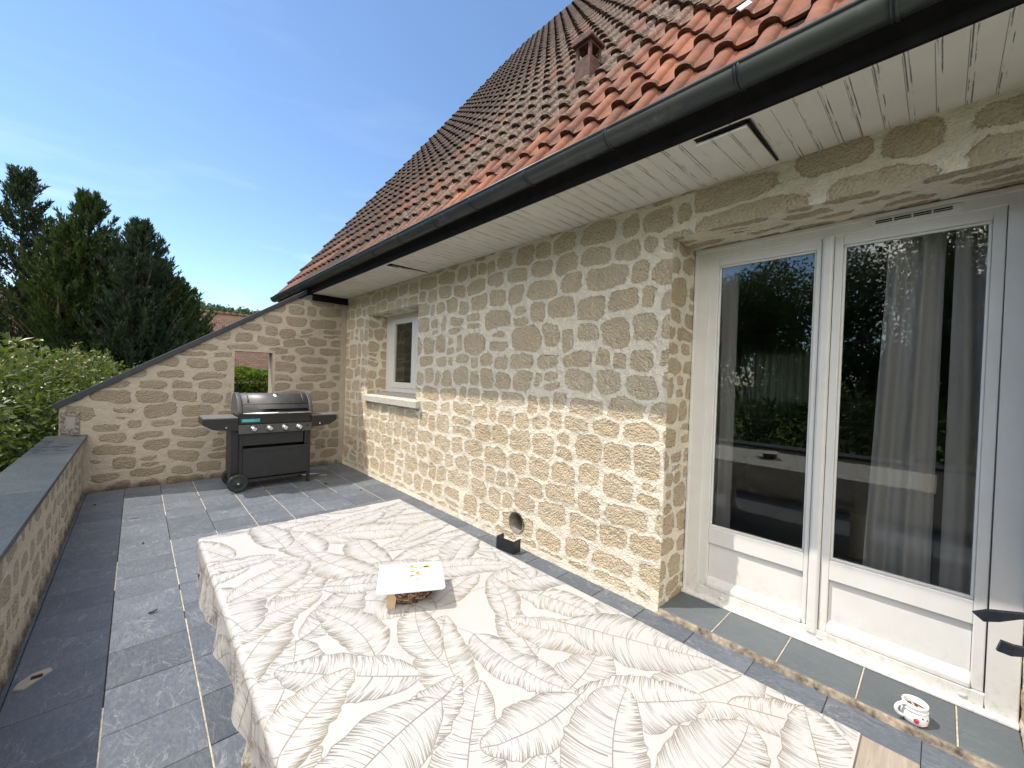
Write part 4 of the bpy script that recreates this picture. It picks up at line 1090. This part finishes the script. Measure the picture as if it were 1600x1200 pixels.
# leaves and bits on the floor
M_dleaf = simple('dry_leaf', (.07, .045, .025), .8, var=.4); M_gleaf = simple('green_weed', (.09, .14, .03), .6)
def flat_leaf(x, y, L, a, label, mat=None, curl=.008):
    b = MB(); P_ = []
    for i, (t_, w_) in enumerate(((0, .02), (.25, .32), (.5, .40), (.75, .26), (1, .02))):
        for s2 in (-1, 0, 1): P_.append(Matrix.Translation((x, y, .002)) @ Matrix.Rotation(a, 4, 'Z') @ Vector(((t_ - .5) * L, s2 * w_ * L / 2, curl * abs(s2) + curl * (t_ - .5) ** 2 * 3)))
    b.add(P_, [(3 * i + k, 3 * i + k + 1, 3 * i + 4 + k, 3 * i + 3 + k) for i in range(4) for k in (0, 1)], 0, True)
    b.tube([P_[13], P_[13] + (P_[13] - P_[10]) * .6], .001, 5)
    o = b.build('fallen_leaf', mat or M_dleaf, None, (x, y, 0)); tag(o, label, 'leaf', 'dry leaves lying on the terrace tiles')
flat_leaf(.095, 3.44, .05, .5, 'curled dark dry leaf on the sunlit tile joint left of the table')
flat_leaf(.06, 4.85, .035, 1.2, 'small dark dry leaf on sunlit tiles nearer the barbecue')
flat_leaf(-.33, 6.5, .05, 2.0, 'dark dry leaf in the shaded far corner by the parapet')
flat_leaf(2.25, 5.35, .03, .2, 'small dark dry leaf on tiles beside the house wall')
b = MB()
for k in range(9):
    a = rnd.uniform(0, 6.28); d = Vector((math.cos(a), math.sin(a), rnd.uniform(.4, 1.2))).normalized(); o = Vector((1.98, 5.93, 0)); sd = d.cross(Vector((0, 0, 1))).normalized() * .012
    L = rnd.uniform(.03, .06); b.add([o, o + d * L * .5 + sd, o + d * L, o + d * L * .5 - sd], [(0, 1, 2, 3)])
wd = b.build('weed', M_gleaf, None, (1.98, 5.93, 0)); tag(wd, 'small green weed growing in the tile joint near the barbecue', 'weed')
b = MB(); b.prism([(-.42, 3.02), (-.385, 3.0), (-.345, 3.05), (-.30, 3.10), (-.31, 3.13), (-.37, 3.12), (-.41, 3.07)], 'z', .001, .010); b.box(-.37, -.33, 3.06, 3.085, .010, .014, 1)
ch = b.build('mortar_chip', [simple('chip_mortar', (.36, .33, .28), .9), M_dark], None, (-.36, 3.06, 0)); tag(ch, 'pale mortar chip lying on the shaded tiles beside the parapet', 'rubble')
b = MB(); b.tube([(2.06, 6.48, .006), (2.17, 6.45, .006)], .005, 6); sk = b.build('stick', simple('pale_stick', (.5, .46, .4), .8), None, (2.1, 6.47, 0)); tag(sk, 'pale thin stick on the shaded tiles right of the barbecue', 'stick')

# ================================================================== INSIDE: curtains and kitchen silhouettes
def curtain(name, x, y0, y1, z0, z1, folds, label, seed, lean=0.0):
    n = int((y1 - y0) / .006) + 2; m = 14; yy = np.linspace(y0, y1, n); zz = np.linspace(z0, z1, m)
    Yg, Zg = np.meshgrid(yy, zz, indexing='ij'); P3 = np.stack([Yg.ravel(), Yg.ravel() * 0, Zg.ravel() * .12], 1)
    ph = (Yg.ravel() - y0) / (y1 - y0) * folds * 2 * PI + 1.6 * vn(P3, 5, seed)
    X = x + .030 * np.sin(ph) + .012 * np.sin(2.3 * ph)
    kz = (z1 - Zg.ravel()) / (z1 - z0)
    Y = Yg.ravel() + lean * kz * ((Yg.ravel() - y0) / (y1 - y0))
    o = np_mesh(name, np.stack([X, Y, Zg.ravel()], 1), grid_faces(n, m), M_curtain, None, {}, True, origin=(x, (y0 + y1) / 2, z0)); tag(o, label, 'curtain')
curtain('curtain', 3.20, 1.03, 1.42, .06, 2.56, 3, 'narrow sheer white curtain behind the left glass of the patio door', 4)
curtain('curtain', 3.20, .012, .235, .06, 2.56, 2, 'wide sheer white curtain behind the right glass of the patio door', 9, .07)
curtain('curtain', 3.21, -.34, -.022, .06, 2.56, 2, 'sheer white curtain at the right edge of the right door glass', 23)
curtain('curtain', 3.095, 5.80, 6.225, 1.32, 2.5, 6, 'sheer white curtain behind the small window', 14)
curtain('curtain', 8.05, 1.1, 2.6, 1.0, 2.3, 12, 'heavy curtain over the back window seen deep inside the room', 19)
M_heavy = simple('heavy_linen', (.42, .40, .33), .9, var=.1, scale=5); t_ = M_heavy.node_tree; tl_ = t_.nodes.new('ShaderNodeBsdfTranslucent'); tl_.inputs[0].default_value = (.45, .43, .34, 1)
mx_ = t_.nodes.new('ShaderNodeMixShader'); mx_.inputs[0].default_value = .35; ou_ = [n_ for n_ in t_.nodes if n_.type == 'OUTPUT_MATERIAL'][0]; pr_b = [n_ for n_ in t_.nodes if n_.type == 'BSDF_PRINCIPLED'][0]
t_.links.new(pr_b.outputs[0], mx_.inputs[1]); t_.links.new(tl_.outputs[0], mx_.inputs[2]); t_.links.new(mx_.outputs[0], ou_.inputs[0])
[o for o in C.objects if o.get('label', '').startswith('heavy curtain')][0].data.materials[0] = M_heavy
b = MB(); b.box(6.6, 7.3, -.6, 3.2, .03, 1.08, 0); b.box(6.56, 7.32, -.62, 3.22, 1.08, 1.12, 0)
for k in range(6): b.box(6.588, 6.60, -.55 + k * .62, .03 + k * .62, .12, .95, 0); b.box(6.575, 6.587, -.40 + k * .62, -.12 + k * .62, .86, .875, 1)
kc = b.build('kitchen_counter', [M_counter, M_chrome], None, (6.95, 1.3, .03)); tag(kc, 'dark kitchen counter seen through the patio door glass', 'counter')
pt = empty('cooking_pot', (6.85, 1.32, 1.12), 'cooking pot with domed glass lid on the kitchen counter', 'pot')
b = MB(); b.lathe([(0, 0), (.16, 0), (.165, .12), (.16, .12)], (6.85, 1.32, 1.121), 28); b.build('pan', M_steel, pt)
b = MB(); b.lathe([(.17, .12), (.15, .165), (.10, .195), (.03, .21), (.02, .23), (.03, .25), (0, .255)], (6.85, 1.32, 1.121), 28); b.build('lid', M_steel, pt)
pp = empty('potted_plant', (6.85, 1.75, 1.12), 'spiky potted plant on the kitchen counter', 'plant')
b = MB(); b.lathe([(0, 0), (.06, 0), (.085, .13), (.075, .13), (0, .11)], (6.85, 1.75, 1.121), 20); b.build('pot', M_black_paint, pp)
b = MB()
for k in range(26):
    a = rnd.uniform(0, 6.28); e = rnd.uniform(.5, 1.4); L = rnd.uniform(.14, .26); d = Vector((math.cos(a) * math.cos(e), math.sin(a) * math.cos(e), math.sin(e))); o = Vector((6.85, 1.75, 1.24)); sd = d.cross(Vector((0, 0, 1))).normalized() * .006
    b.add([o - sd, o + sd, o + d * L * .6 + sd + Vector((0, 0, .02)), o + d * L, o + d * L * .6 - sd + Vector((0, 0, .02))], [(0, 1, 2, 3, 4)])
b.build('leaves', M_broad if False else simple('plant_leaf', (.04, .08, .02), .5), pp)

# ================================================================== GARDEN
def leaf_cloud(name, Pc, D, Nn, L, W, tint, mat, parent=None, origin=None, fold=.18):
    """one 4-gon leaf per point: base, left, tip, right"""
    D = D / np.linalg.norm(D, axis=1)[:, None]; Sd = np.cross(D, Nn); Sd /= np.maximum(np.linalg.norm(Sd, axis=1), 1e-9)[:, None]; Un = np.cross(Sd, D)
    L = L[:, None]; W = W[:, None]
    a = Pc; b_ = Pc + D * L * .48 + Sd * W / 2 + Un * W * fold; c = Pc + D * L; d = Pc + D * L * .48 - Sd * W / 2 + Un * W * fold
    V = np.stack([a, b_, c, d], 1).reshape(-1, 3); n = len(Pc); F = np.arange(4 * n).reshape(-1, 4)
    F = np.vstack([F[:, [0, 1, 2]], F[:, [0, 2, 3]]])
    return np_mesh(name, V, F, mat, parent, dict(tint=np.repeat(tint, 4)), False, None, origin)
def unit(n, g): v = g.normal(size=(n, 3)); return v / np.linalg.norm(v, axis=1)[:, None]

def blob_leaves(blobs, dens_, g, zmin, L, W, shell=.45, noise_amp=.28):
    Ps, Ns = [], []
    for (c, rad) in blobs:
        c = np.array(c); rad = np.array(rad); n = int(dens_ * (rad[0] * rad[1] + rad[1] * rad[2] + rad[0] * rad[2]))
        u_ = unit(n, g); k = 1 - shell * g.random(n) ** 1.6
        k = k * (1 + noise_amp * vn(u_ * rad + c, 1.9, 3) + .14 * vn(u_ * rad + c, 5, 5))
        Ps.append(c + u_ * rad * k[:, None]); Ns.append(u_)
    P_ = np.vstack(Ps); N_ = np.vstack(Ns); m = P_[:, 2] > zmin
    return P_[m], N_[m]
def stems(b, base, blobs, g, n=14, r=.03):
    for k in range(n):
        c, rad = blobs[k % len(blobs)]; t_ = np.array(c) + unit(1, g)[0] * np.array(rad) * .8
        p0 = np.array(base) + g.normal(size=3) * (.15, .15, 0); pm = (p0 + t_) / 2 + g.normal(size=3) * .12
        b.tube([p0, (p0 + pm) / 2 + g.normal(size=3) * .04, pm, (pm + t_) / 2 + g.normal(size=3) * .05, t_], [r, r * .8, r * .6, r * .4, r * .15], 6)
GZ = -1.4
g = np.random.default_rng(3)
# bush beside the parapet
bs = empty('leafy_bush', (-2.1, 7.6, GZ), 'large light green leafy bush growing against the outside of the parapet wall', 'bush')
blobs = [((-2.1, 5.2, .45), (1.15, 1.2, 1.15)), ((-2.0, 6.7, .68), (1.15, 1.2, 1.1)), ((-1.7, 8.5, .70), (1.1, 1.2, 1.12)), ((-1.0, 9.7, .50), (1.2, 1.1, 1.10)), ((-.75, 10.7, .62), (1.05, 1.0, 1.0)), ((-2.6, 8.2, .95), (1.2, 1.4, 1.15)), ((-2.0, 6.0, -.6), (1.15, 1.6, 1.0)), ((-1.6, 9.0, -.5), (1.3, 1.4, 1.0))]
P_, N_ = blob_leaves(blobs, 1700, g, GZ, .1, .05, .5, .42)
ok = ~((P_[:, 0] > -.86) & (P_[:, 1] < 7.62)); P_, N_ = P_[ok], N_[ok]
sh_P, sh_N = [], []
shoots = []
for k in range(110):          # leafy shoots standing out of the crown
    c, rad = blobs[int(g.integers(0, 6))]; d = unit(1, g)[0]; d[2] = abs(d[2]) + .35; d /= np.linalg.norm(d)
    p0 = np.array(c) + d * np.array(rad) * .85; dr = d * .5 + np.array((0, 0, .7)) + g.normal(size=3) * .25; dr /= np.linalg.norm(dr); L_ = g.uniform(.25, .62)
    if p0[0] > -.95 and p0[1] < 7.7: continue
    shoots.append((p0, p0 + dr * L_ * .6, p0 + dr * L_ + g.normal(size=3) * .04)); t_ = g.random(int(26 * L_ + 8))[:, None]
    sh_P.append(p0 + dr * L_ * t_ + g.normal(size=(len(t_), 3)) * .025); sh_N.append(unit(len(t_), g))
P_ = np.vstack([P_] + sh_P); N_ = np.vstack([N_] + sh_N)
n = len(P_); D = N_ * .6 + unit(n, g) * .8 + np.array((0, 0, -.15)); Nn = unit(n, g) * .8 + np.array((0, 0, 1.0))
leaf_cloud('crown', P_, D, Nn, g.uniform(.06, .125, n), g.uniform(.032, .06, n), np.clip(g.normal(.5, .28, n), 0, 1), M_bush, bs)
b = MB(); stems(b, (-2.1, 6.2, GZ), blobs[:3], g, 16, .028); stems(b, (-1.6, 9.0, GZ), blobs[2:5], g, 16, .028)
for k in range(40):
    p0 = np.array((g.uniform(-2.4, -1.1), g.uniform(4.6, 9.4), g.uniform(-.3, .9))); d = unit(1, g)[0] * (.35, .35, .5) + np.array((0, 0, .15)); b.tube([p0, p0 + d * .5 + g.normal(size=3) * .03, p0 + d], [.009, .006, .002], 5)
for q in shoots: b.tube(q, [.006, .004, .0015], 5)
b.build('trunk', M_twig, bs)
# hedge seen through the opening
hg = empty('hedge', (2.6, 12.2, GZ), 'clipped glossy green hedge seen through the square wall opening', 'hedge')
n = 34000
u1 = g.random((n, 3)); face = g.random(n)
P_ = np.stack([.9 + 4.9 * u1[:, 0], 11.5 + 1.4 * u1[:, 1], GZ + (1.50 - GZ) * u1[:, 2]], 1); N_ = np.zeros_like(P_)
m = face < .42; P_[m, 2] = 1.48 - .14 * g.random(m.sum()) ** 2; N_[m, 2] = 1
m2 = (face >= .42) & (face < .9); P_[m2, 1] = 11.45 + .2 * g.random(m2.sum()) ** 2; N_[m2, 1] = -1
m3 = face >= .9; N_[m3] = unit(m3.sum(), g)
P_ += N_ * (.10 * vn(P_, 2.5, 4) + .06 * vn(P_, 7, 5))[:, None]
D = N_ * .7 + unit(n, g) * .7 + np.array((0, 0, .35)); leaf_cloud('crown', P_, D, unit(n, g) + np.array((0, 0, .8)), g.uniform(.07, .12, n), g.uniform(.03, .052, n), np.clip(g.normal(.55, .28, n), 0, 1), M_hedge, hg)
b = MB()
b.box(1.1, 5.6, 11.75, 12.65, GZ, 1.22)  # dark core box, added behind the leaves to close see-through gaps
for k in range(7): b.tube([(1.1 + k * .65, 12.2, GZ), (1.1 + k * .65 + g.normal() * .08, 12.2, 0), (1.2 + k * .65, 12.25, 1.3)], [.05, .035, .01], 6)
b.build('core_and_branches', simple('dark_hedge_core', (.012, .016, .006), .9), hg)
# cypress trees
def cypress(loc, top, rad, seed, label, mat, nbr, bare=0.0, group='cypress trees beyond the side wall'):
    g = np.random.default_rng(seed); x, y = loc; o = empty('cypress_tree', (x, y, GZ), label, 'tree', group)
    Hh = top - GZ; b = MB(); b.tube([(x, y, GZ), (x + .05, y, GZ + Hh * .4), (x, y + .04, GZ + Hh * .75), (x, y, top - .15)], [.16, .11, .05, .008], 8)
    Ps, Ds, Ls = [], [], []
    spires = [(0, 0, 1.0)] + [(g.uniform(-.5, .5) * rad * .9, g.uniform(-.4, .4) * rad, g.uniform(.72, .93)) for _ in range(4)]
    for k in range(nbr):
        sx2, sy2, sh = spires[k % 5 if k % 2 else 0]
        t_ = g.random() ** .8; z = GZ + Hh * sh * (.03 + .95 * t_)
        env = rad * (1 - t_) ** .85 * (.55 + .45 * min(1, t_ * 3 + .35)) * (1 if sh == 1 else .75)
        env *= g.uniform(.4, 1.4); a = g.uniform(0, 2 * PI)
        if bare and t_ < .62 and g.random() < bare: continue
        f_ = min(1, t_ * 1.6); base = np.array((x + sx2 * f_, y + sy2 * f_, z)); dr = np.array((math.cos(a), math.sin(a), 0.0)); up = g.uniform(.45, 1.0) + .7 * t_
        L = env + .14; tip = base + dr * L + np.array((0, 0, up * L * .75 + .08)); mid = base + dr * L * .55 + np.array((0, 0, up * L * .22))
        if k % 4 == 0: b.tube([base, mid, tip], [.018, .010, .003], 5)
        m = int(30 + 52 * L); s_ = g.random(m) ** .6; s_ = .2 + .8 * s_ if L > .5 else s_
        pp_ = base * ((1 - s_) ** 2)[:, None] + mid * (2 * s_ * (1 - s_))[:, None] + tip * (s_ ** 2)[:, None]
        tgd = (mid - base) * (1 - s_)[:, None] + (tip - mid) * s_[:, None]; tgd /= np.linalg.norm(tgd, axis=1)[:, None]
        wdt = (1 - s_) * .20 * min(1, L) + .035
        Ps.append(pp_ + unit(m, g) * (wdt * g.random(m))[:, None]); Ds.append(tgd * .9 + unit(m, g) * .6 + np.array((0, 0, .3))); Ls.append(g.uniform(.07, .17, m))
    for sx2, sy2, sh in spires[1:]: b.tube([(x, y, GZ + Hh * .3), (x + sx2, y + sy2, GZ + Hh * sh * .65), (x + sx2, y + sy2, GZ + Hh * sh - .2)], [.07, .04, .006], 6)
    P_ = np.vstack(Ps); D = np.vstack(Ds); L = np.concatenate(Ls); n = len(P_)
    leaf_cloud('crown', P_, D, unit(n, g), L, L * g.uniform(.16, .30, n), np.clip(g.normal(.45, .28, n), 0, 1), mat, o, None, .05)
    b.build('trunk', M_bark, o)
cypress((-2.3, 17.0), 6.75, 1.45, 1, 'tall sparse cypress with bare lower branches, leftmost behind the bush', M_conifer_b, 620, .5)
cypress((-1.02, 16.2), 6.2, 1.7, 2, 'dense dark cypress, middle one of the row behind the wall', M_conifer, 1050)
cypress((.02, 15.6), 5.6, 1.6, 5, 'dark cypress with a thin pointed top right of the middle one', M_conifer_b, 1000)
cypress((.85, 15.9), 4.15, 1.45, 8, 'low rounded dark cypress nearest the sloping coping', M_conifer, 950)
cypress((-.45, 17.0), 5.0, 1.6, 15, 'dark cypress filling the gap between the middle and the thin-topped one', M_conifer, 800)
cypress((.5, 16.6), 4.75, 1.6, 17, 'dark cypress behind the low rounded one beside the coping', M_conifer_b, 800)
cypress((-3.7, 16.4), 6.2, 1.4, 11, 'cypress cut by the left edge of the photo', M_conifer_b, 480, .2)
# neighbour house with a wide tiled roof
nh = empty('neighbour_house', (2, 31, GZ), 'neighbouring house with a wide brown tiled roof behind the cypresses', 'house')
t = NT('flat_brown_tiles'); p = t.pos()
br = t.node('TexBrick'); sv = t.mapping(t.sep(p)[0] if False else p, (1, 1, 1), rot=(0, 0, 0))
cmb = t.node('CombineXYZ'); X_, Y_, Z_ = t.sep(p); t.put(cmb.inputs[0], X_); t.put(cmb.inputs[1], t.math('MULTIPLY', Z_, 1.5))
t.t.links.new(cmb.outputs[0], br.inputs['Vector'])
br.inputs['Color1'].default_value = (.115, .066, .050, 1); br.inputs['Color2'].default_value = (.175, .108, .083, 1); br.inputs['Mortar'].default_value = (.05, .035, .03, 1)
br.inputs['Scale'].default_value = 1.0; br.inputs['Mortar Size'].default_value = .012; br.inputs['Brick Width'].default_value = .26; br.inputs['Row Height'].default_value = .17
c = t.mix(t.rng(t.noise(p, 1.2, 5), .35, .7, 0, .5), br.outputs[0], (.12, .095, .078)); M_ntile = t.done(t.bsdf(c, .9, 0, t.bump(br.outputs['Fac'], -.6, .03), .15))
ey, ez, ry_, rz = 26.5, .7, 31.0, 5.05
b = MB(); b.prism([(ey, ez), (ry_, rz), (2 * ry_ - ey, ez), (2 * ry_ - ey, ez - .2), (ry_, rz - .22), (ey, ez - .2)], 'x', -9, 7.2); nr = b.build('roof', M_ntile, nh)
b = MB()
for k in range(46): b.tube([(-9 + k * .352, ry_, rz - .02), (-9 + k * .352 + .36, ry_, rz - .015)], [.12, .10], 8)
b.build('ridge_tiles', M_ntile, nr)
b = MB(); b.box(-8.7, 6.9, ey + .5, 2 * ry_ - ey - .5, GZ, ez + .3); b.prism([(ey + .6, ez), (ry_, rz - .3), (2 * ry_ - ey - .6, ez)], 'x', -8.7, 6.9); b.build('wall', simple('pale_render', (.55, .50, .42), .9), nh)
# trees facing the house (seen mirrored in the door glass)
def broad(loc, top, rad, seed, label, mat=M_broad, base=.9, dens_=640):
    g = np.random.default_rng(seed); x, y = loc; o = empty('garden_tree', (x, y, GZ), label, 'tree', 'trees facing the terrace, mirrored in the door glass')
    zc = GZ + base; hh = (top - zc) / 2; bl = []
    for k in range(9):
        d = unit(1, g)[0]; bl.append(((x + d[0] * rad * .55, y + d[1] * rad * .55, zc + hh + d[2] * hh * .62), (rad * g.uniform(.42, .6), rad * g.uniform(.42, .6), hh * g.uniform(.36, .5))))
    P_, N_ = blob_leaves(bl, dens_, g, GZ + .3, .1, .05, .7, .35); n = len(P_)
    leaf_cloud('crown', P_, N_ * .5 + unit(n, g) + np.array((0, 0, -.2)), unit(n, g) + np.array((0, 0, .8)), g.uniform(.10, .2, n), g.uniform(.05, .085, n), np.clip(g.normal(.45, .28, n), 0, 1), mat, o)
    b = MB(); b.tube([(x, y, GZ), (x + .06, y, GZ + base), (x, y + .1, zc + hh)], [.16, .12, .06], 8); stems(b, (x, y, GZ + base), bl, g, 14, .06); b.build('trunk', M_bark, o)
broad((-9.5, 1.0), 7.9, 2.3, 21, 'round broadleaf tree mirrored in the right glass')
broad((-10.5, 4.6), 6.3, 2.2, 22, 'tall broadleaf tree mirrored in both panes of the patio door')
broad((-8.8, 7.6), 5.4, 2.0, 23, 'low broadleaf tree mirrored in the left glass')
broad((-9.0, -2.2), 8.2, 2.3, 24, 'broadleaf tree mirrored at the right edge of the door glass')
broad((-9.5, 11.6), 4.6, 2.1, 25, 'broadleaf tree mirrored in the small window')
def shrub(x, y, rx, ry, top, seed, label):
    g = np.random.default_rng(seed); o = empty('garden_shrub', (x, y, GZ), label, 'shrub', 'shrubs outside the parapet, mirrored in the door glass')
    h = (top - GZ) / 2; bl = [((x + g.uniform(-.3, .3), y + dy * ry, GZ + h * g.uniform(.95, 1.05)), (rx, ry * .55, h)) for dy in (-.55, 0, .55)]
    P_, N_ = blob_leaves(bl, 520, g, GZ, .1, .05, .4, .3); n = len(P_)
    leaf_cloud('crown', P_, N_ * .6 + unit(n, g), unit(n, g) + np.array((0, 0, .8)), g.uniform(.09, .16, n), g.uniform(.05, .075, n), np.clip(g.normal(.35, .25, n), 0, 1), M_broad, o)
    b = MB(); stems(b, (x, y, GZ), bl, g, 12, .03); b.build('trunk', M_bark, o)
shrub(-5.2, -1.6, 1.0, 1.7, 1.5, 31, 'dark garden shrub outside the parapet nearest the camera, mirrored low in the right glass')
shrub(-5.0, 1.6, 1.0, 1.8, 1.7, 32, 'dark garden shrub outside the parapet, mirrored behind the table in both panes')
shrub(-5.3, 4.6, 1.0, 1.7, 1.5, 33, 'dark garden shrub outside the parapet, mirrored low in the left glass')
# ground and hill
t = NT('garden_grass'); p = t.pos(); c = t.mix(t.rng(t.noise(p, .8, 6, .6), .3, .7), (.05, .085, .02), (.10, .13, .04)); c = t.mix(t.rng(t.noise(p, 30, 4), .4, .7, 0, .5), c, (.035, .055, .015))
M_grass = t.done(t.bsdf(c, .9, 0, t.bump(t.noise(p, 40, 4), .8, .05), .1))
n = 60; ax_ = np.concatenate([-np.geomspace(1500, 6, n // 2), np.geomspace(6, 1500, n // 2)])
U, Vv = np.meshgrid(ax_, ax_, indexing='ij'); u = U.ravel(); v = Vv.ravel()
gnd = np_mesh('ground', np.stack([u, v, np.full_like(u, GZ)], 1), grid_faces(n, n), M_grass, None, {}, True); tag(gnd, kind='structure')
def hill_h(x, y):
    P3 = np.stack([x, y, x * 0], 1)
    k = np.clip((y - 150) / 160, 0, 1); k = k * k * (3 - 2 * k)
    return GZ + k * (33.5 - .055 * np.clip(x, -200, 400) + 5 * vn(P3, .012, 2))
hx = np.linspace(-260, 420, 90); hyv = np.linspace(140, 420, 40)
U, Vv = np.meshgrid(hx, hyv, indexing='ij'); u = U.ravel(); v = Vv.ravel()
hl = np_mesh('hill', np.stack([u, v, hill_h(u, v) - .1], 1), grid_faces(len(hx), len(hyv)), M_grass, None, {}, True); tag(hl, kind='structure')
g = np.random.default_rng(77); nt = 620
hxp = g.uniform(-40, 130, nt); hyp = g.uniform(215, 345, nt); hzp = hill_h(hxp, hyp)
Ps, Ns = [], []
for x, y, z in zip(hxp, hyp, hzp):
    m = 130; r = g.uniform(1.8, 3.6); u_ = unit(m, g); Ps.append(np.array((x, y, z + r * 1.0)) + u_ * (r, r, r * 1.25) * (.6 + .4 * g.random(m))[:, None]); Ns.append(u_)
P_ = np.vstack(Ps); N_ = np.vstack(Ns); n = len(P_)
hw_ = leaf_cloud('hill_woods', P_, N_ + unit(n, g), unit(n, g), g.uniform(.8, 1.6, n), g.uniform(.6, 1.1, n), np.clip(g.normal(.5, .3, n), 0, 1), M_hillwood); tag(hw_, kind='stuff')

# ================================================================== LIGHT, SKY, CAMERA
sun_dir = Vector((-1.0, .906, 2.17)).normalized()          # towards the sun
sd = bpy.data.lights.new('sun', 'SUN'); sd.energy = 2.7; sd.angle = math.radians(.53); sd.color = (1.0, .96, .90)
so = bpy.data.objects.new('sun', sd); C.objects.link(so); so.rotation_euler = sun_dir.to_track_quat('Z', 'Y').to_euler(); so.location = (-10, 9, 20)
w = bpy.data.worlds.new('World'); sc.world = w; w.use_nodes = True; nt_ = w.node_tree; bg = nt_.nodes['Background']
sky = nt_.nodes.new('ShaderNodeTexSky'); sky.sky_type = 'NISHITA'; sky.sun_disc = False
sky.sun_elevation = math.asin(sun_dir.z); sky.sun_rotation = math.atan2(sun_dir.x, sun_dir.y)
sky.air_density = 1.0; sky.dust_density = 0.0; sky.ozone_density = 4.5; sky.altitude = 100
# thin cirrus streaks
tc = nt_.nodes.new('ShaderNodeTexCoord'); mp = nt_.nodes.new('ShaderNodeMapping'); mp.inputs['Scale'].default_value = (1.5, 1.5, 9); mp.inputs['Rotation'].default_value = (.12, .06, .3)
nz = nt_.nodes.new('ShaderNodeTexNoise'); nz.inputs['Scale'].default_value = 1.7; nz.inputs['Detail'].default_value = 5; nz.inputs['Roughness'].default_value = .55; nz.inputs['Distortion'].default_value = .5
rp = nt_.nodes.new('ShaderNodeMapRange'); rp.inputs[1].default_value = .52; rp.inputs[2].default_value = .78; rp.inputs[3].default_value = 0; rp.inputs[4].default_value = .38
sz = nt_.nodes.new('ShaderNodeSeparateXYZ'); lo = nt_.nodes.new('ShaderNodeMapRange'); lo.inputs[1].default_value = .42; lo.inputs[2].default_value = .10; lo.inputs[3].default_value = .12; lo.inputs[4].default_value = 1
ml = nt_.nodes.new('ShaderNodeMath'); ml.operation = 'MULTIPLY'
mx = nt_.nodes.new('ShaderNodeMix'); mx.data_type = 'RGBA'; mx.inputs[7].default_value = (6.3, 6.9, 7.6, 1)
L_ = nt_.links.new
# unseen bright cloud bank, added behind the camera as neutral fill for shade
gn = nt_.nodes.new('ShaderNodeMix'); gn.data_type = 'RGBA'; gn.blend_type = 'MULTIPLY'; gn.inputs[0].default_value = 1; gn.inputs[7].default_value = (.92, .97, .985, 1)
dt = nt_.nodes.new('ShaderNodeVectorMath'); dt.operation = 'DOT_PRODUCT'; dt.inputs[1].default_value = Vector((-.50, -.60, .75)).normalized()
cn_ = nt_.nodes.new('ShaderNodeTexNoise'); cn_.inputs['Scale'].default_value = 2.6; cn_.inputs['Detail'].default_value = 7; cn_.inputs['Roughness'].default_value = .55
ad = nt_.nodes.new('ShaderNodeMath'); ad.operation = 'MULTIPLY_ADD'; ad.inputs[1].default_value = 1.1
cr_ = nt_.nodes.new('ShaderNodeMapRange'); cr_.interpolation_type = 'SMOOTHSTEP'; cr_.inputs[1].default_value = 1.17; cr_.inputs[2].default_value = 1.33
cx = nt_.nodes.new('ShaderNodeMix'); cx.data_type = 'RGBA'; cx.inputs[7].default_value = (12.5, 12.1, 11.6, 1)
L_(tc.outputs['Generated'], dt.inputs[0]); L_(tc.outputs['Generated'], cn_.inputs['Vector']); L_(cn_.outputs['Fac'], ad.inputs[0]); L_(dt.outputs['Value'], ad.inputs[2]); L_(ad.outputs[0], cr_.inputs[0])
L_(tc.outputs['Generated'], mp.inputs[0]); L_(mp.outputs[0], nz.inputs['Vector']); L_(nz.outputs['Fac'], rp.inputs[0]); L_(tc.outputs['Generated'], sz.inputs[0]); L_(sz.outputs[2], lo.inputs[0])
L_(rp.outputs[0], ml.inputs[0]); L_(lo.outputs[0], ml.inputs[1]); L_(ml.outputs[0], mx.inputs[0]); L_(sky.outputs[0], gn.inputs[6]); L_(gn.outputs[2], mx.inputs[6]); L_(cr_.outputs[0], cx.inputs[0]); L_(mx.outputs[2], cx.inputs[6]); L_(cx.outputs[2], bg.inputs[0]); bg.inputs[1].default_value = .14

cam = bpy.data.cameras.new('camera'); co = bpy.data.objects.new('camera', cam); C.objects.link(co)
cam.sensor_width = 36; cam.sensor_fit = 'HORIZONTAL'; cam.lens = FPX / 1600 * 36; cam.clip_start = .02; cam.clip_end = 5000
def tow(r): return Vector((r[1], r[0], -r[2]))
R3 = Matrix((tow(CM[0]), -tow(CM[1]), -tow(CM[2]))).transposed()
co.matrix_world = Matrix.Translation((0, 0, H)) @ R3.to_4x4()
sc.camera = co
sc.view_settings.view_transform = 'Standard'; sc.view_settings.look = 'None'; sc.view_settings.exposure = .77; sc.view_settings.gamma = 1
sc.view_settings.use_white_balance = True; sc.view_settings.white_balance_temperature = 6980; sc.view_settings.white_balance_tint = 10
sc.render.engine = 'CYCLES'; sc.cycles.use_denoising = True; sc.cycles.max_bounces = 8; sc.cycles.diffuse_bounces = 4; sc.cycles.transparent_max_bounces = 12
